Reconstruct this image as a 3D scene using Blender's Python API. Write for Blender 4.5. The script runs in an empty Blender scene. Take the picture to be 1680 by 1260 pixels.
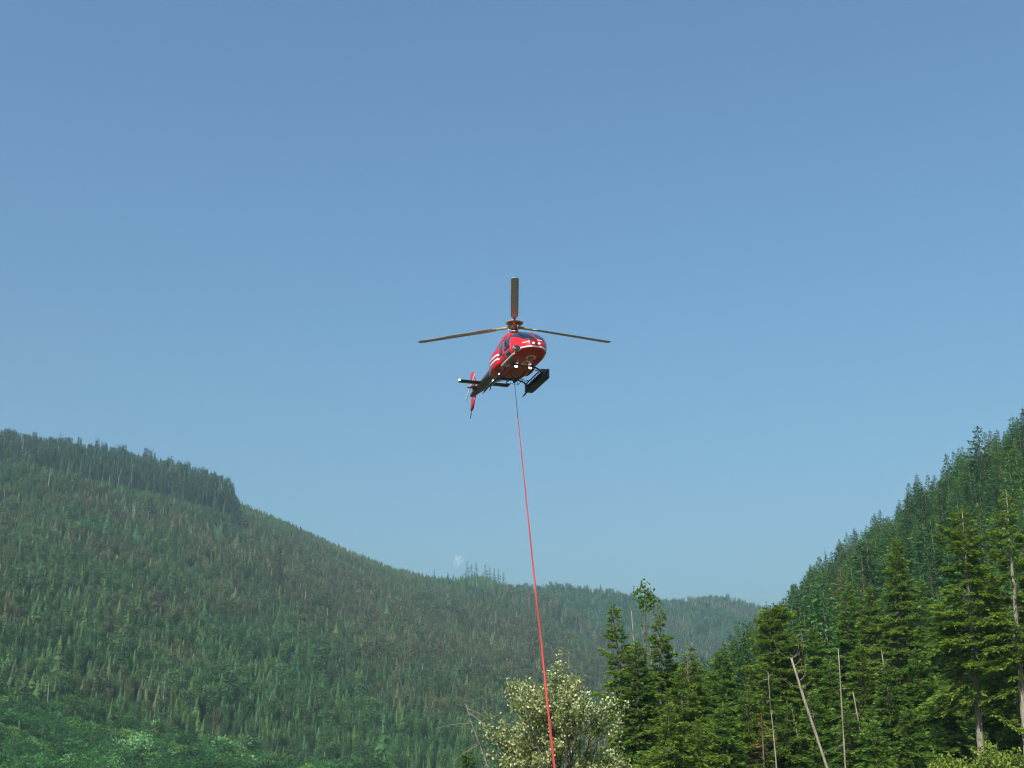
import bpy, bmesh, math, random
import numpy as np
from mathutils import Vector, Matrix

# ------------------------------------------------------------------ camera, sky, sun, exposure
scene = bpy.context.scene
COL = scene.collection
CAM_Z = 1.7
PITCH = math.radians(18.0)
HFOV = math.radians(45.0)
FPX = 840.0 / math.tan(HFOV / 2)
cam_d = bpy.data.cameras.new('camera')
cam_d.sensor_fit = 'HORIZONTAL'
cam_d.angle = HFOV
cam_d.clip_start = 0.1
cam_d.clip_end = 20000
cam = bpy.data.objects.new('camera', cam_d)
COL.objects.link(cam)
cam.location = (0, 0, CAM_Z)
cam.rotation_euler = (math.pi / 2 + PITCH, 0, 0)
scene.camera = cam

SUN_EL = math.radians(43)
SUN_AZ = math.radians(203)          # clockwise from +Y: behind the camera, to the left
world = bpy.data.worlds.new('World')
scene.world = world
world.use_nodes = True
wn = world.node_tree.nodes
wl = world.node_tree.links
wn.clear()
w_out = wn.new('ShaderNodeOutputWorld')
w_bg = wn.new('ShaderNodeBackground')
w_sky = wn.new('ShaderNodeTexSky')
w_sky.sky_type = 'NISHITA'
w_sky.sun_disc = False
w_sky.sun_elevation = SUN_EL
w_sky.sun_rotation = SUN_AZ
w_sky.altitude = 300
w_sky.air_density = 1.8
w_sky.dust_density = 6.5
w_sky.ozone_density = 10.0
w_bg.inputs['Strength'].default_value = 0.12
w_mul = wn.new('ShaderNodeMix')
w_mul.data_type = 'RGBA'
w_mul.blend_type = 'MULTIPLY'
w_mul.inputs[0].default_value = 1.0
w_mul.inputs[7].default_value = (0.93, 1.03, 1.0, 1)     # the camera's slightly cyan white balance
wl.new(w_sky.outputs['Color'], w_mul.inputs[6])
wl.new(w_mul.outputs[2], w_bg.inputs['Color'])
wl.new(w_bg.outputs['Background'], w_out.inputs['Surface'])

SUN_DIR = Vector((math.sin(SUN_AZ) * math.cos(SUN_EL), math.cos(SUN_AZ) * math.cos(SUN_EL), math.sin(SUN_EL)))
sun_d = bpy.data.lights.new('sun', 'SUN')
sun_d.energy = 4.6
sun_d.angle = math.radians(0.5)
sun_d.color = (1.0, 0.955, 0.88)
sun = bpy.data.objects.new('sun', sun_d)
COL.objects.link(sun)
sun.location = SUN_DIR * 300
sun.rotation_euler = SUN_DIR.to_track_quat('Z', 'Y').to_euler()

vs = scene.view_settings
vs.view_transform = 'Standard'
vs.look = 'None'
vs.exposure = 0.35
vs.gamma = 1.0
vs.use_curve_mapping = False
scene.render.engine = 'CYCLES'
scene.cycles.use_denoising = True
scene.cycles.filter_width = 1.1
scene.cycles.max_bounces = 8
scene.cycles.diffuse_bounces = 4
scene.cycles.glossy_bounces = 3
scene.cycles.transmission_bounces = 4
scene.cycles.transparent_max_bounces = 8
scene.cycles.volume_bounces = 1
scene.cycles.sample_clamp_indirect = 6

HAZE_DENSITY = 0.00009
HAZE_COLOR = (0.55, 0.82, 1.0)

# ------------------------------------------------------------------ helpers
rng = np.random.default_rng(7)


def tag(o, label=None, cat=None, group=None, kind=None):
    if label: o['label'] = label
    if cat: o['category'] = cat
    if group: o['group'] = group
    if kind: o['kind'] = kind
    return o


def empty(name, loc=(0, 0, 0), rz=0.0):
    o = bpy.data.objects.new(name, None)
    o.empty_display_size = 0.5
    COL.objects.link(o)
    o.location = loc
    o.rotation_euler = (0, 0, rz)
    return o


def mesh_np(name, v, faces, mat=None, smooth=False):
    """faces: list of int arrays (n,k)"""
    me = bpy.data.meshes.new(name)
    v = np.asarray(v, dtype=np.float32)
    if not isinstance(faces, (list, tuple)):
        faces = [faces]
    faces = [np.asarray(f, dtype=np.int32) for f in faces if len(f)]
    nl = sum(f.size for f in faces)
    npoly = sum(len(f) for f in faces)
    me.vertices.add(len(v))
    me.vertices.foreach_set('co', v.ravel())
    me.loops.add(nl)
    me.polygons.add(npoly)
    loops = np.concatenate([f.ravel() for f in faces])
    sizes = np.concatenate([np.full(len(f), f.shape[1]) for f in faces])
    starts = np.concatenate([[0], np.cumsum(sizes)[:-1]])
    me.loops.foreach_set('vertex_index', loops.astype(np.int32))
    me.polygons.foreach_set('loop_start', starts.astype(np.int32))
    if smooth:
        me.polygons.foreach_set('use_smooth', np.ones(npoly, dtype=bool))
    me.update(calc_edges=True)
    if mat is not None:
        me.materials.append(mat)
    return me


def face_attr(me, name, vals):
    a = me.attributes.new(name, 'FLOAT', 'FACE')
    a.data.foreach_set('value', np.asarray(vals, dtype=np.float32))


def obj(name, me, parent=None, loc=None):
    o = bpy.data.objects.new(name, me)
    COL.objects.link(o)
    if parent is not None:
        o.parent = parent
    if loc is not None:
        o.location = loc
    return o


def pix_dir(px, py):
    """world direction seen at a pixel of the 1680x1260 photograph"""
    x = (px - 840.0) / FPX
    y = (630.0 - py) / FPX
    cp, sp = math.cos(PITCH), math.sin(PITCH)
    return Vector((x, cp - y * sp, sp + y * cp))


def at(px, py, rng_h):
    """point at horizontal range rng_h metres seen at pixel"""
    d = pix_dir(px, py)
    k = rng_h / math.hypot(d.x, d.y)
    return Vector((d.x * k, d.y * k, CAM_Z + d.z * k))


def project(p):
    """Nx3 -> pixel x, y, depth"""
    p = np.atleast_2d(p)
    cp, sp = math.cos(PITCH), math.sin(PITCH)
    X = p[:, 0]; Y = p[:, 1]; Z = p[:, 2] - CAM_Z
    dep = Y * cp + Z * sp
    up = -Y * sp + Z * cp
    dep = np.where(dep < 1, 1, dep)
    return 840 + FPX * X / dep, 630 - FPX * up / dep, dep


class NT:
    def __init__(self, name):
        self.mat = bpy.data.materials.new(name)
        self.mat.use_nodes = True
        self.t = self.mat.node_tree
        self.t.nodes.clear()
        self.out = self.n('ShaderNodeOutputMaterial')

    def n(self, kind, **kw):
        nd = self.t.nodes.new(kind)
        for k, v in kw.items():
            if hasattr(nd, k):
                setattr(nd, k, v)
        return nd

    def l(self, a, b):
        self.t.links.new(a, b)

    def ramp(self, fac, stops):
        r = self.n('ShaderNodeValToRGB')
        els = r.color_ramp.elements
        while len(els) < len(stops):
            els.new(0.5)
        for e, (p, c) in zip(els, stops):
            e.position = p
            e.color = (*c, 1)
        self.l(fac, r.inputs['Fac'])
        return r.outputs['Color']

    def noise(self, scale, detail=4, rough=0.55, coord=None, vec=None):
        nz = self.n('ShaderNodeTexNoise')
        nz.inputs['Scale'].default_value = scale
        nz.inputs['Detail'].default_value = detail
        nz.inputs['Roughness'].default_value = rough
        if vec is None:
            tc = self.n('ShaderNodeTexCoord')
            vec = tc.outputs[coord or 'Object']
        self.l(vec, nz.inputs['Vector'])
        return nz.outputs['Fac']

    def mix(self, fac, a, b, blend='MIX'):
        m = self.n('ShaderNodeMix', data_type='RGBA', blend_type=blend)
        for sock, val in ((m.inputs[0], fac), (m.inputs[6], a), (m.inputs[7], b)):
            if isinstance(val, (int, float)):
                sock.default_value = val
            elif isinstance(val, tuple):
                sock.default_value = (*val, 1)
            else:
                self.l(val, sock)
        return m.outputs[2]

    def bump(self, height, strength=0.3, dist=0.05):
        b = self.n('ShaderNodeBump')
        b.inputs['Strength'].default_value = strength
        b.inputs['Distance'].default_value = dist
        self.l(height, b.inputs['Height'])
        return b.outputs['Normal']

    def principled(self, color, rough=0.6, spec=0.5, metal=0.0, coat=0.0, normal=None, emit=None, estr=0.0):
        p = self.n('ShaderNodeBsdfPrincipled')
        if isinstance(color, tuple):
            p.inputs['Base Color'].default_value = (*color, 1)
        else:
            self.l(color, p.inputs['Base Color'])
        if isinstance(rough, (int, float)):
            p.inputs['Roughness'].default_value = rough
        else:
            self.l(rough, p.inputs['Roughness'])
        p.inputs['Specular IOR Level'].default_value = spec
        p.inputs['Metallic'].default_value = metal
        p.inputs['Coat Weight'].default_value = coat
        p.inputs['Coat Roughness'].default_value = 0.08
        if normal is not None:
            self.l(normal, p.inputs['Normal'])
        if emit is not None:
            p.inputs['Emission Color'].default_value = (*emit, 1)
            p.inputs['Emission Strength'].default_value = estr
        return p.outputs['BSDF']

    def done(self, shader):
        self.l(shader, self.out.inputs['Surface'])
        return self.mat


def simple_mat(name, c, rough=0.5, spec=0.5, metal=0.0, coat=0.0, var=0.15, scale=6.0):
    t = NT(name)
    f = t.noise(scale, 4)
    lo = tuple(x * (1 - var) for x in c)
    hi = tuple(min(1, x * (1 + var)) for x in c)
    col = t.ramp(f, [(0.3, lo), (0.7, hi)])
    return t.done(t.principled(col, rough, spec, metal, coat))


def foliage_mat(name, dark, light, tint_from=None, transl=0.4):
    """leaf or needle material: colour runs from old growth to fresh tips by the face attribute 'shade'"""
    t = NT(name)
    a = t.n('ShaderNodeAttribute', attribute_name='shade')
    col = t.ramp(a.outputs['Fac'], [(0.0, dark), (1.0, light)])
    if tint_from == 'instance':
        ti = t.n('ShaderNodeAttribute', attribute_type='INSTANCER', attribute_name='tint')
        col = t.mix(1.0, col, ti.outputs['Color'], 'MULTIPLY')
    elif tint_from == 'object':
        oi = t.n('ShaderNodeObjectInfo')
        col = t.mix(1.0, col, oi.outputs['Color'], 'MULTIPLY')
    d = t.principled(col, 0.6, 0.25)
    tr = t.n('ShaderNodeBsdfTranslucent')
    t.l(col, tr.inputs['Color'])
    m = t.n('ShaderNodeMixShader')
    m.inputs[0].default_value = transl
    t.l(d, m.inputs[1])
    t.l(tr.outputs[0], m.inputs[2])
    return t.done(m.outputs[0])


def bark_mat(name, lo, hi):
    t = NT(name)
    tc = t.n('ShaderNodeTexCoord')
    mp = t.n('ShaderNodeMapping')
    mp.inputs['Scale'].default_value = (7, 7, 1.2)
    t.l(tc.outputs['Object'], mp.inputs['Vector'])
    f = t.noise(1.0, 5, 0.65, vec=mp.outputs['Vector'])
    col = t.ramp(f, [(0.3, lo), (0.65, hi)])
    return t.done(t.principled(col, 0.85, 0.2, normal=t.bump(f, 0.5, 0.04)))


M = {}
M['bark'] = bark_mat('conifer_bark', (0.055, 0.042, 0.032), (0.16, 0.125, 0.095))
M['pale_bark'] = bark_mat('pale_bark', (0.11, 0.09, 0.075), (0.31, 0.27, 0.22))
M['snag'] = bark_mat('weathered_wood', (0.11, 0.085, 0.065), (0.33, 0.28, 0.22))
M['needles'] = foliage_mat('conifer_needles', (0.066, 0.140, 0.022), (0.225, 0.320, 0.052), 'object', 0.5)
M['needles_far'] = foliage_mat('forest_needles', (0.054, 0.120, 0.041), (0.106, 0.194, 0.057), 'instance')
M['needles_hill'] = foliage_mat('hillside_needles', (0.042, 0.108, 0.034), (0.120, 0.225, 0.055), 'instance')
M['needles_mid'] = foliage_mat('hillside_tree_needles', (0.042, 0.108, 0.034), (0.120, 0.225, 0.055), 'object')
M['leaves_far'] = foliage_mat('broadleaf_scrub', (0.050, 0.140, 0.040), (0.17, 0.30, 0.095), 'instance')
M['poplar_leaf'] = foliage_mat('poplar_leaves', (0.155, 0.210, 0.034), (0.82, 0.83, 0.50), None, 0.45)
M['bush_leaf'] = foliage_mat('bush_leaves', (0.10, 0.17, 0.020), (0.30, 0.36, 0.050), None, 0.4)
M['dead_needle'] = foliage_mat('dead_needles', (0.13, 0.055, 0.018), (0.30, 0.13, 0.04), None, 0.2)


def ground_material():
    t = NT('forest_floor')
    f = t.noise(0.02, 8, 0.6)
    g = t.noise(1.5, 5, 0.6)
    c1 = t.ramp(f, [(0.35, (0.030, 0.045, 0.018)), (0.65, (0.075, 0.080, 0.035))])
    c2 = t.mix(0.5, c1, t.ramp(g, [(0.3, (0.03, 0.04, 0.015)), (0.7, (0.10, 0.10, 0.05))]))
    return t.done(t.principled(c2, 0.9, 0.1, normal=t.bump(g, 0.4, 0.1)))


# ------------------------------------------------------------------ terrain
def az_el(px, py):
    d = pix_dir(px, py)
    return math.atan2(d.x, d.y), math.atan2(d.z, math.hypot(d.x, d.y))


def ridge(pts):
    """pts: (photo x, photo y of the ground, range m) -> azimuths, ranges, heights"""
    A, R, Z = [], [], []
    for px, py, r in pts:
        a, e = az_el(px, py)
        A.append(a); R.append(r); Z.append(CAM_Z + r * math.tan(e))
    return np.array(A), np.array(R), np.array(Z)


RIDGE_L = ridge([(-1500, 640, 1400), (-700, 655, 1500), (-300, 690, 1550), (0, 731, 1600), (100, 745, 1610), (200, 764, 1620),
                 (300, 792, 1640), (370, 818, 1650), (395, 832, 1660), (470, 862, 1700), (560, 902, 1750),
                 (640, 934, 1800), (720, 955, 1840), (790, 966, 1860), (850, 984, 1880), (900, 1000, 1900), (1000, 1060, 1900),
                 (1120, 1160, 1900), (1300, 1275, 1900)])
RIDGE_M = ridge([(-200, 1040, 2500), (400, 1000, 2500), (700, 985, 2450), (830, 979, 2400), (900, 977, 2380), (960, 979, 2360), (1000, 986, 2380), (1060, 1000, 2450),
                 (1100, 1000, 2600), (1170, 992, 2700), (1250, 1012, 2700), (1330, 1040, 2700), (1500, 1050, 2600), (2000, 980, 2500)])
RIDGE_R = ridge([(1040, 1285, 900), (1150, 1250, 860), (1200, 1180, 800), (1250, 1096, 760), (1290, 1058, 720), (1340, 1010, 690), (1390, 976, 660),
                 (1440, 942, 630), (1510, 890, 590), (1590, 836, 550), (1650, 800, 520), (1700, 774, 505), (1800, 716, 475), (2100, 590, 420),
                 (2600, 480, 380), (4000, 430, 340)])


def _lattice(ix, iy, seed):
    h = (ix.astype(np.int64) * 374761393 + iy.astype(np.int64) * 668265263 + seed * 974711) & 0x7fffffff
    h = ((h ^ (h >> 13)) * 1274126177) & 0x7fffffff
    return ((h ^ (h >> 16)) & 0xffff) / 65535.0


def vnoise(x, y, seed=0):
    ix = np.floor(x); iy = np.floor(y)
    fx = x - ix; fy = y - iy
    fx = fx * fx * (3 - 2 * fx); fy = fy * fy * (3 - 2 * fy)
    a = _lattice(ix, iy, seed); b = _lattice(ix + 1, iy, seed)
    c = _lattice(ix, iy + 1, seed); d = _lattice(ix + 1, iy + 1, seed)
    return (a * (1 - fx) + b * fx) * (1 - fy) + (c * (1 - fx) + d * fx) * fy


def fbm(x, y, seed=0, oct=4):
    s = 0; amp = 0.5; tot = 0
    for k in range(oct):
        s = s + amp * vnoise(x, y, seed + k * 17)
        tot += amp
        amp *= 0.5; x = x * 2.03; y = y * 2.03
    return s / tot


def hill(a, r, rd, base, power=1.0, back=0.0006):
    R = np.interp(a, rd[0], rd[1]); Z = np.interp(a, rd[0], rd[2])
    t = np.clip((r - base) / np.maximum(R - base, 1), 0, 1)
    up = Z * t ** power
    dn = Z * np.clip(1 - (r - R) * back, 0.3, 1)
    return np.where(r > R, dn, up), t


def terrain(x, y):
    x = np.asarray(x, float); y = np.asarray(y, float)
    a = np.arctan2(x, y); r = np.hypot(x, y)
    baseL = np.interp(a, [-1.2, -0.4, 0.0, 0.3], [380, 450, 620, 800])
    baseR = np.interp(a, [0.05, 0.15, 0.25, 0.4, 1.2], [420, 300, 215, 185, 170])
    hl, tl = hill(a, r, RIDGE_L, baseL, 1.15)
    hm, _ = hill(a, r, RIDGE_M, 1100, 1.2)
    hr, tr = hill(a, r, RIDGE_R, baseR, 0.95)
    front = np.clip((y + 50) / 300, 0, 1)
    n = (fbm(x / 260, y / 260, 3) - 0.5)
    h = np.maximum(np.maximum(hl, hm), hr)
    rough = np.minimum(h * 0.10, 16)
    ridge_k = np.maximum(np.where(hl >= h - 0.01, tl, 0), np.where(hr >= h - 0.01, tr, 0))
    h = h + n * rough * (1 - 0.75 * np.clip((ridge_k - 0.75) * 4, 0, 1))
    return h * front


def build_terrain():
    # one sheet: fine where hills stand, coarser behind the camera
    xs = np.concatenate([np.arange(-2700, -1000, 40), np.arange(-1000, 1400, 15), np.arange(1400, 2701, 40)])
    ys = np.concatenate([np.arange(-700, 0, 50), np.arange(0, 1000, 12), np.arange(1000, 2000, 18), np.arange(2000, 3401, 35)])
    X, Y = np.meshgrid(xs, ys)
    Z = terrain(X, Y)
    Z = Z + (fbm(X / 9, Y / 9, 91, 2) - 0.5) * 0.25 * np.clip(np.hypot(X, Y) / 40, 0, 1)
    v = np.stack([X.ravel(), Y.ravel(), Z.ravel()], 1)
    nx, ny = len(xs), len(ys)
    i = (np.arange(ny - 1)[:, None] * nx + np.arange(nx - 1)[None]).ravel()
    f = np.stack([i, i + 1, i + nx + 1, i + nx], 1)
    me = mesh_np('ground', v, f, ground_material(), True)
    return tag(obj('ground', me), 'forest floor of the valley and wooded mountainsides', None, None, 'structure')


build_terrain()


# ------------------------------------------------------------------ tree shapes
def tube(path, rad, sides=7):
    path = np.asarray(path, float)
    n = len(path)
    rad = np.broadcast_to(np.asarray(rad, float), (n,))
    tan = np.gradient(path, axis=0)
    tan /= np.linalg.norm(tan, axis=1, keepdims=True) + 1e-9
    ref = np.where(np.abs(tan[:, 2:3]) > 0.9, np.array([[1.0, 0, 0]]), np.array([[0, 0, 1.0]]))
    u = np.cross(tan, ref); u /= np.linalg.norm(u, axis=1, keepdims=True) + 1e-9
    w = np.cross(tan, u)
    ang = np.linspace(0, 2 * np.pi, sides, endpoint=False)
    v = path[:, None] + rad[:, None, None] * (np.cos(ang)[None, :, None] * u[:, None] + np.sin(ang)[None, :, None] * w[:, None])
    v = v.reshape(-1, 3)
    i = np.arange(n - 1)[:, None] * sides
    j = np.arange(sides)[None]; k = (j + 1) % sides
    f = np.stack([i + j, i + k, i + sides + k, i + sides + j], -1).reshape(-1, 4)
    caps = [np.arange(sides)[::-1][None], ((n - 1) * sides + np.arange(sides))[None]]
    return v, f, caps


class Acc:
    """collects quads/other faces into one mesh"""
    def __init__(self):
        self.v = []; self.q = []; self.o = {}; self.n = 0; self.s = []

    def add(self, v, q, others=()):
        self.v.append(v); self.q.append(np.asarray(q) + self.n)
        for f in others:
            self.o.setdefault(f.shape[1], []).append(f + self.n)
        self.n += len(v)

    def tube(self, path, rad, sides=6, cap=True):
        v, f, c = tube(path, rad, sides)
        self.add(v, f, c if cap else ())

    def mesh(self, name, mat, smooth=True):
        fs = ([np.concatenate(self.q)] if self.q else []) + [np.concatenate(x) for x in self.o.values()]
        return mesh_np(name, np.concatenate(self.v), fs, mat, smooth)


def sprays(c, d, ln, wd, rs, shade, name, mat, nrm=None):
    """rhombic needle sprays / leaves: centre base c, direction d, length ln, width wd"""
    n = len(c)
    d = d / (np.linalg.norm(d, axis=1, keepdims=True) + 1e-9)
    r = rs.normal(size=(n, 3)) if nrm is None else nrm + rs.normal(size=(n, 3)) * 0.45
    side = np.cross(d, r); side /= np.linalg.norm(side, axis=1, keepdims=True) + 1e-9
    up = np.cross(side, d)
    ln = np.broadcast_to(ln, (n,))[:, None]; wd = np.broadcast_to(wd, (n,))[:, None]
    p0 = c
    p1 = c + d * ln * 0.45 + side * wd * 0.5 + up * wd * 0.12
    p2 = c + d * ln
    p3 = c + d * ln * 0.45 - side * wd * 0.5 + up * wd * 0.12
    v = np.stack([p0, p1, p2, p3], 1).reshape(-1, 3)
    f = np.arange(4 * n).reshape(n, 4)
    me = mesh_np(name, v, f, mat)
    face_attr(me, 'shade', np.clip(shade, 0, 1))
    return me


def conifer(seed, H, R, bare=0.06, whorl=0.55, per=5, den=9.0, droop=0.35, size=(0.55, 0.2), trunk_r=None,
            lean=(0, 0), gaps=0.12, top_thin=0.0, wood=True, mats=('bark', 'needles'), prof=0.85, asym=0.25, lift=0.35, zr=(-.75, .15)):
    """returns meshes trunk, branches, crown. H height, R crown radius, metres"""
    rs = np.random.default_rng(seed)
    tr = trunk_r or 0.011 * H + 0.04
    zz = np.linspace(0, H, 14)
    wob = np.cumsum(rs.normal(0, 0.012 * H / 14, (14, 2)), axis=0)
    px = lean[0] * (zz / H) + wob[:, 0] - wob[0, 0]
    py = lean[1] * (zz / H) + wob[:, 1] - wob[0, 1]
    path = np.stack([px, py, zz], 1)
    rad = tr * (1 - zz / H) ** 0.8 + 0.012
    rad[0] *= 1.35
    tv, tf, tc = tube(path, rad, 8)
    trunk = mesh_np('trunk', tv, [tf] + tc, M[mats[0]], True)
    br = Acc()
    C, D, L, W, S = [], [], [], [], []
    z = bare * H
    lob = rs.uniform(0, 6.28, 3)
    while z < H * 0.985:
        t = (z - bare * H) / (H - bare * H)
        n = max(3, int(round(per * (1 - 0.3 * t) + rs.uniform(-1, 1))))
        ph0 = rs.uniform(0, 6.28)
        lev = rs.uniform(0.75, 1.2)
        for k in range(n):
            if rs.random() < gaps + top_thin * max(0, t - 0.6):
                continue
            ph = ph0 + 6.283 * k / n + rs.normal(0, 0.3)
            pr = ((1 - t) ** prof) * min(1.0, 0.55 + 2.2 * t) + 0.02
            ln = R * pr * lev * rs.uniform(0.55, 1.2) * (1 + asym * math.sin(ph + lob[0]) + asym * 0.7 * math.sin(2 * ph + lob[1] + 5 * t))
            ln = max(ln, 0.12)
            zb = z + rs.normal(0, 0.12 * whorl)
            el = math.radians(-18 + 62 * t ** 1.3 + rs.normal(0, 8))
            ox = np.interp(zb, zz, px); oy = np.interp(zb, zz, py)
            m = max(4, int(ln * den * 1.0))
            s = np.sort(rs.uniform(0.12, 1.0, m) ** 0.8)
            dr = droop * rs.uniform(0.6, 1.4)
            def pos(q):
                o = ln * q
                zc = zb + ln * (math.tan(el) * q - dr * q ** 1.7 + lift * dr * q ** 4)
                return np.stack([ox + o * math.cos(ph), oy + o * math.sin(ph), zc], -1)
            P = pos(s)
            if wood and ln > 0.5:
                q = np.linspace(0, 0.92, 5)
                br.tube(pos(q), np.linspace(0.010 + 0.009 * ln, 0.005, 5), 3, cap=False)
            # side twigs
            reach = (0.10 + 0.34 * (1 - s)) * ln * 0.75
            sg = np.where(rs.random(m) < 0.5, -1.0, 1.0)
            off = rs.random(m) ** 0.7 * reach
            dirx = math.cos(ph); diry = math.sin(ph)
            P = P + np.stack([-diry * sg * off + dirx * off * 0.5, dirx * sg * off + diry * off * 0.5, -0.28 * off + rs.normal(0, 0.05, m)], 1)
            yaw = ph + sg * rs.uniform(0.15, 1.1, m)
            dd = np.stack([np.cos(yaw), np.sin(yaw), rs.uniform(zr[0], zr[1], m) + 0.5 * t], 1)
            C.append(P); D.append(dd)
            L.append(size[0] * rs.uniform(0.6, 1.25, m) * (0.45 + 0.55 * min(1, ln / (0.5 * R + .01))))
            W.append(size[1] * rs.uniform(0.7, 1.3, m) * (0.55 + 0.45 * min(1, ln / (0.5 * R + .01))))
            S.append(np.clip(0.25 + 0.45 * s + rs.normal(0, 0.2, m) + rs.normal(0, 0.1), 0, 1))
        z += whorl * rs.uniform(0.75, 1.25) * (1 - 0.45 * t)
    # leader
    m = 10
    P = np.stack([np.full(m, px[-1]), np.full(m, py[-1]), H - rs.uniform(0.0, 0.9, m) * min(1.0, 0.06 * H)], 1)
    C.append(P); D.append(np.stack([rs.normal(0, .22, m), rs.normal(0, .22, m), np.full(m, 1.0)], 1))
    L.append(np.full(m, size[0] * 0.5)); W.append(np.full(m, size[1] * 0.4)); S.append(np.full(m, 0.6))
    C = np.concatenate(C); D = np.concatenate(D); L = np.concatenate(L); W = np.concatenate(W); S = np.concatenate(S)
    nrm = np.tile(np.array([[0.0, 0, 1.0]]), (len(C), 1))
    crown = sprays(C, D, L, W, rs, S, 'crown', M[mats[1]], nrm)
    branches = br.mesh('branches', M[mats[0]]) if wood and br.n else None
    return trunk, branches, crown


def join_meshes(name, parts):
    """joins (mesh) list into one mesh, keeping materials and shade"""
    bm = bmesh.new()
    mats = []
    for me in parts:
        if me is None: continue
        k0 = len(bm.faces)
        bm.from_mesh(me)
        bm.faces.ensure_lookup_table()
        idx = {}
        for i, m in enumerate(me.materials):
            if m not in mats: mats.append(m)
            idx[i] = mats.index(m)
        for f in bm.faces[k0:]:
            f.material_index = idx.get(f.material_index, 0)
    out = bpy.data.meshes.new(name)
    bm.to_mesh(out)
    bm.free()
    for m in mats: out.materials.append(m)
    return out


def tiered(seed, R, tiers=11, pts=9, mat='needles_far', bare=.05, nspray=170):
    """slim far conifer of unit height: overlapping ragged skirts of boughs plus loose sprays"""
    rs = np.random.default_rng(seed)
    V, F, S = [], [], []
    n0 = 0
    lob = rs.uniform(0, 6.28)
    for k in range(tiers):
        t = (k + rs.uniform(-.2, .2)) / tiers
        t = max(0, t)
        z = bare + (1 - bare) * t
        r0 = R * ((1 - t) ** .9) * rs.uniform(.78, 1.15) + .006
        a = np.sort(rs.uniform(0, 6.28, pts * 2))
        rad = r0 * np.where(np.arange(pts * 2) % 2 == 0, rs.uniform(.8, 1.25, pts * 2), rs.uniform(.35, .65, pts * 2)) * (1 + .2 * np.sin(a + lob))
        low = np.stack([np.cos(a) * rad, np.sin(a) * rad, z - .35 * rad + rs.normal(0, .006, pts * 2)], 1)
        apex = np.array([[rs.normal(0, .004), rs.normal(0, .004), min(1.0, z + (1.7 / tiers) * rs.uniform(.8, 1.1))]])
        V.append(np.concatenate([low, apex]))
        i = np.arange(pts * 2); j = (i + 1) % (pts * 2)
        F.append(np.stack([i, j, np.full(pts * 2, pts * 2)], 1) + n0)
        S.append(np.clip(rs.normal(.45, .16, pts * 2), 0, 1))
        n0 += pts * 2 + 1
    # loose sprays roughen the outline
    q = rs.random(nspray) ** 1.3
    a = rs.uniform(0, 6.28, nspray)
    rad = R * (1 - q) ** .9 * rs.uniform(.5, 1.1, nspray)
    c = np.stack([np.cos(a) * rad, np.sin(a) * rad, bare + (1 - bare) * q * .97 - .2 * rad], 1)
    d = np.stack([np.cos(a), np.sin(a), rs.uniform(-1.0, .2, nspray)], 1); d /= np.linalg.norm(d, axis=1, keepdims=True)
    side = np.cross(d, rs.normal(size=(nspray, 3))); side /= np.linalg.norm(side, axis=1, keepdims=True)
    ln = .05 * rs.uniform(.6, 1.3, nspray)[:, None] * (1 - .6 * q[:, None])
    v = np.stack([c + side * ln * .22, c + d * ln, c - side * ln * .22], 1).reshape(-1, 3)
    V.append(v); F.append(np.arange(3 * nspray).reshape(-1, 3) + n0); S.append(np.clip(rs.normal(.5, .22, nspray), 0, 1))
    me = mesh_np('crown', np.concatenate(V), np.concatenate(F), M[mat])
    face_attr(me, 'shade', np.concatenate(S))
    return me


def broadleaf(seed, H, R, nleaf, size, mat):
    """rounded broadleaf scrub of leaf clumps, for the far slopes"""
    rs = np.random.default_rng(seed)
    nc = 14
    cc = rs.normal(0, 1, (nc, 3)); cc /= np.linalg.norm(cc, axis=1, keepdims=True)
    cc = cc * np.array([R * .62, R * .62, H * .32]) + np.array([0, 0, H * .58])
    k = rs.integers(0, nc, nleaf)
    o = rs.normal(0, 1, (nleaf, 3)); o /= np.linalg.norm(o, axis=1, keepdims=True)
    c = cc[k] + o * np.array([R * .42, R * .42, H * .2]) * rs.uniform(.6, 1, (nleaf, 1))
    d = o + rs.normal(0, .5, (nleaf, 3))
    return sprays(c, d, size * rs.uniform(.6, 1.3, nleaf), size * .6, rs, rs.uniform(0, 1, nleaf) * .6 + .3 * rs.random(nc)[k], 'scrub', M[mat])


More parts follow.
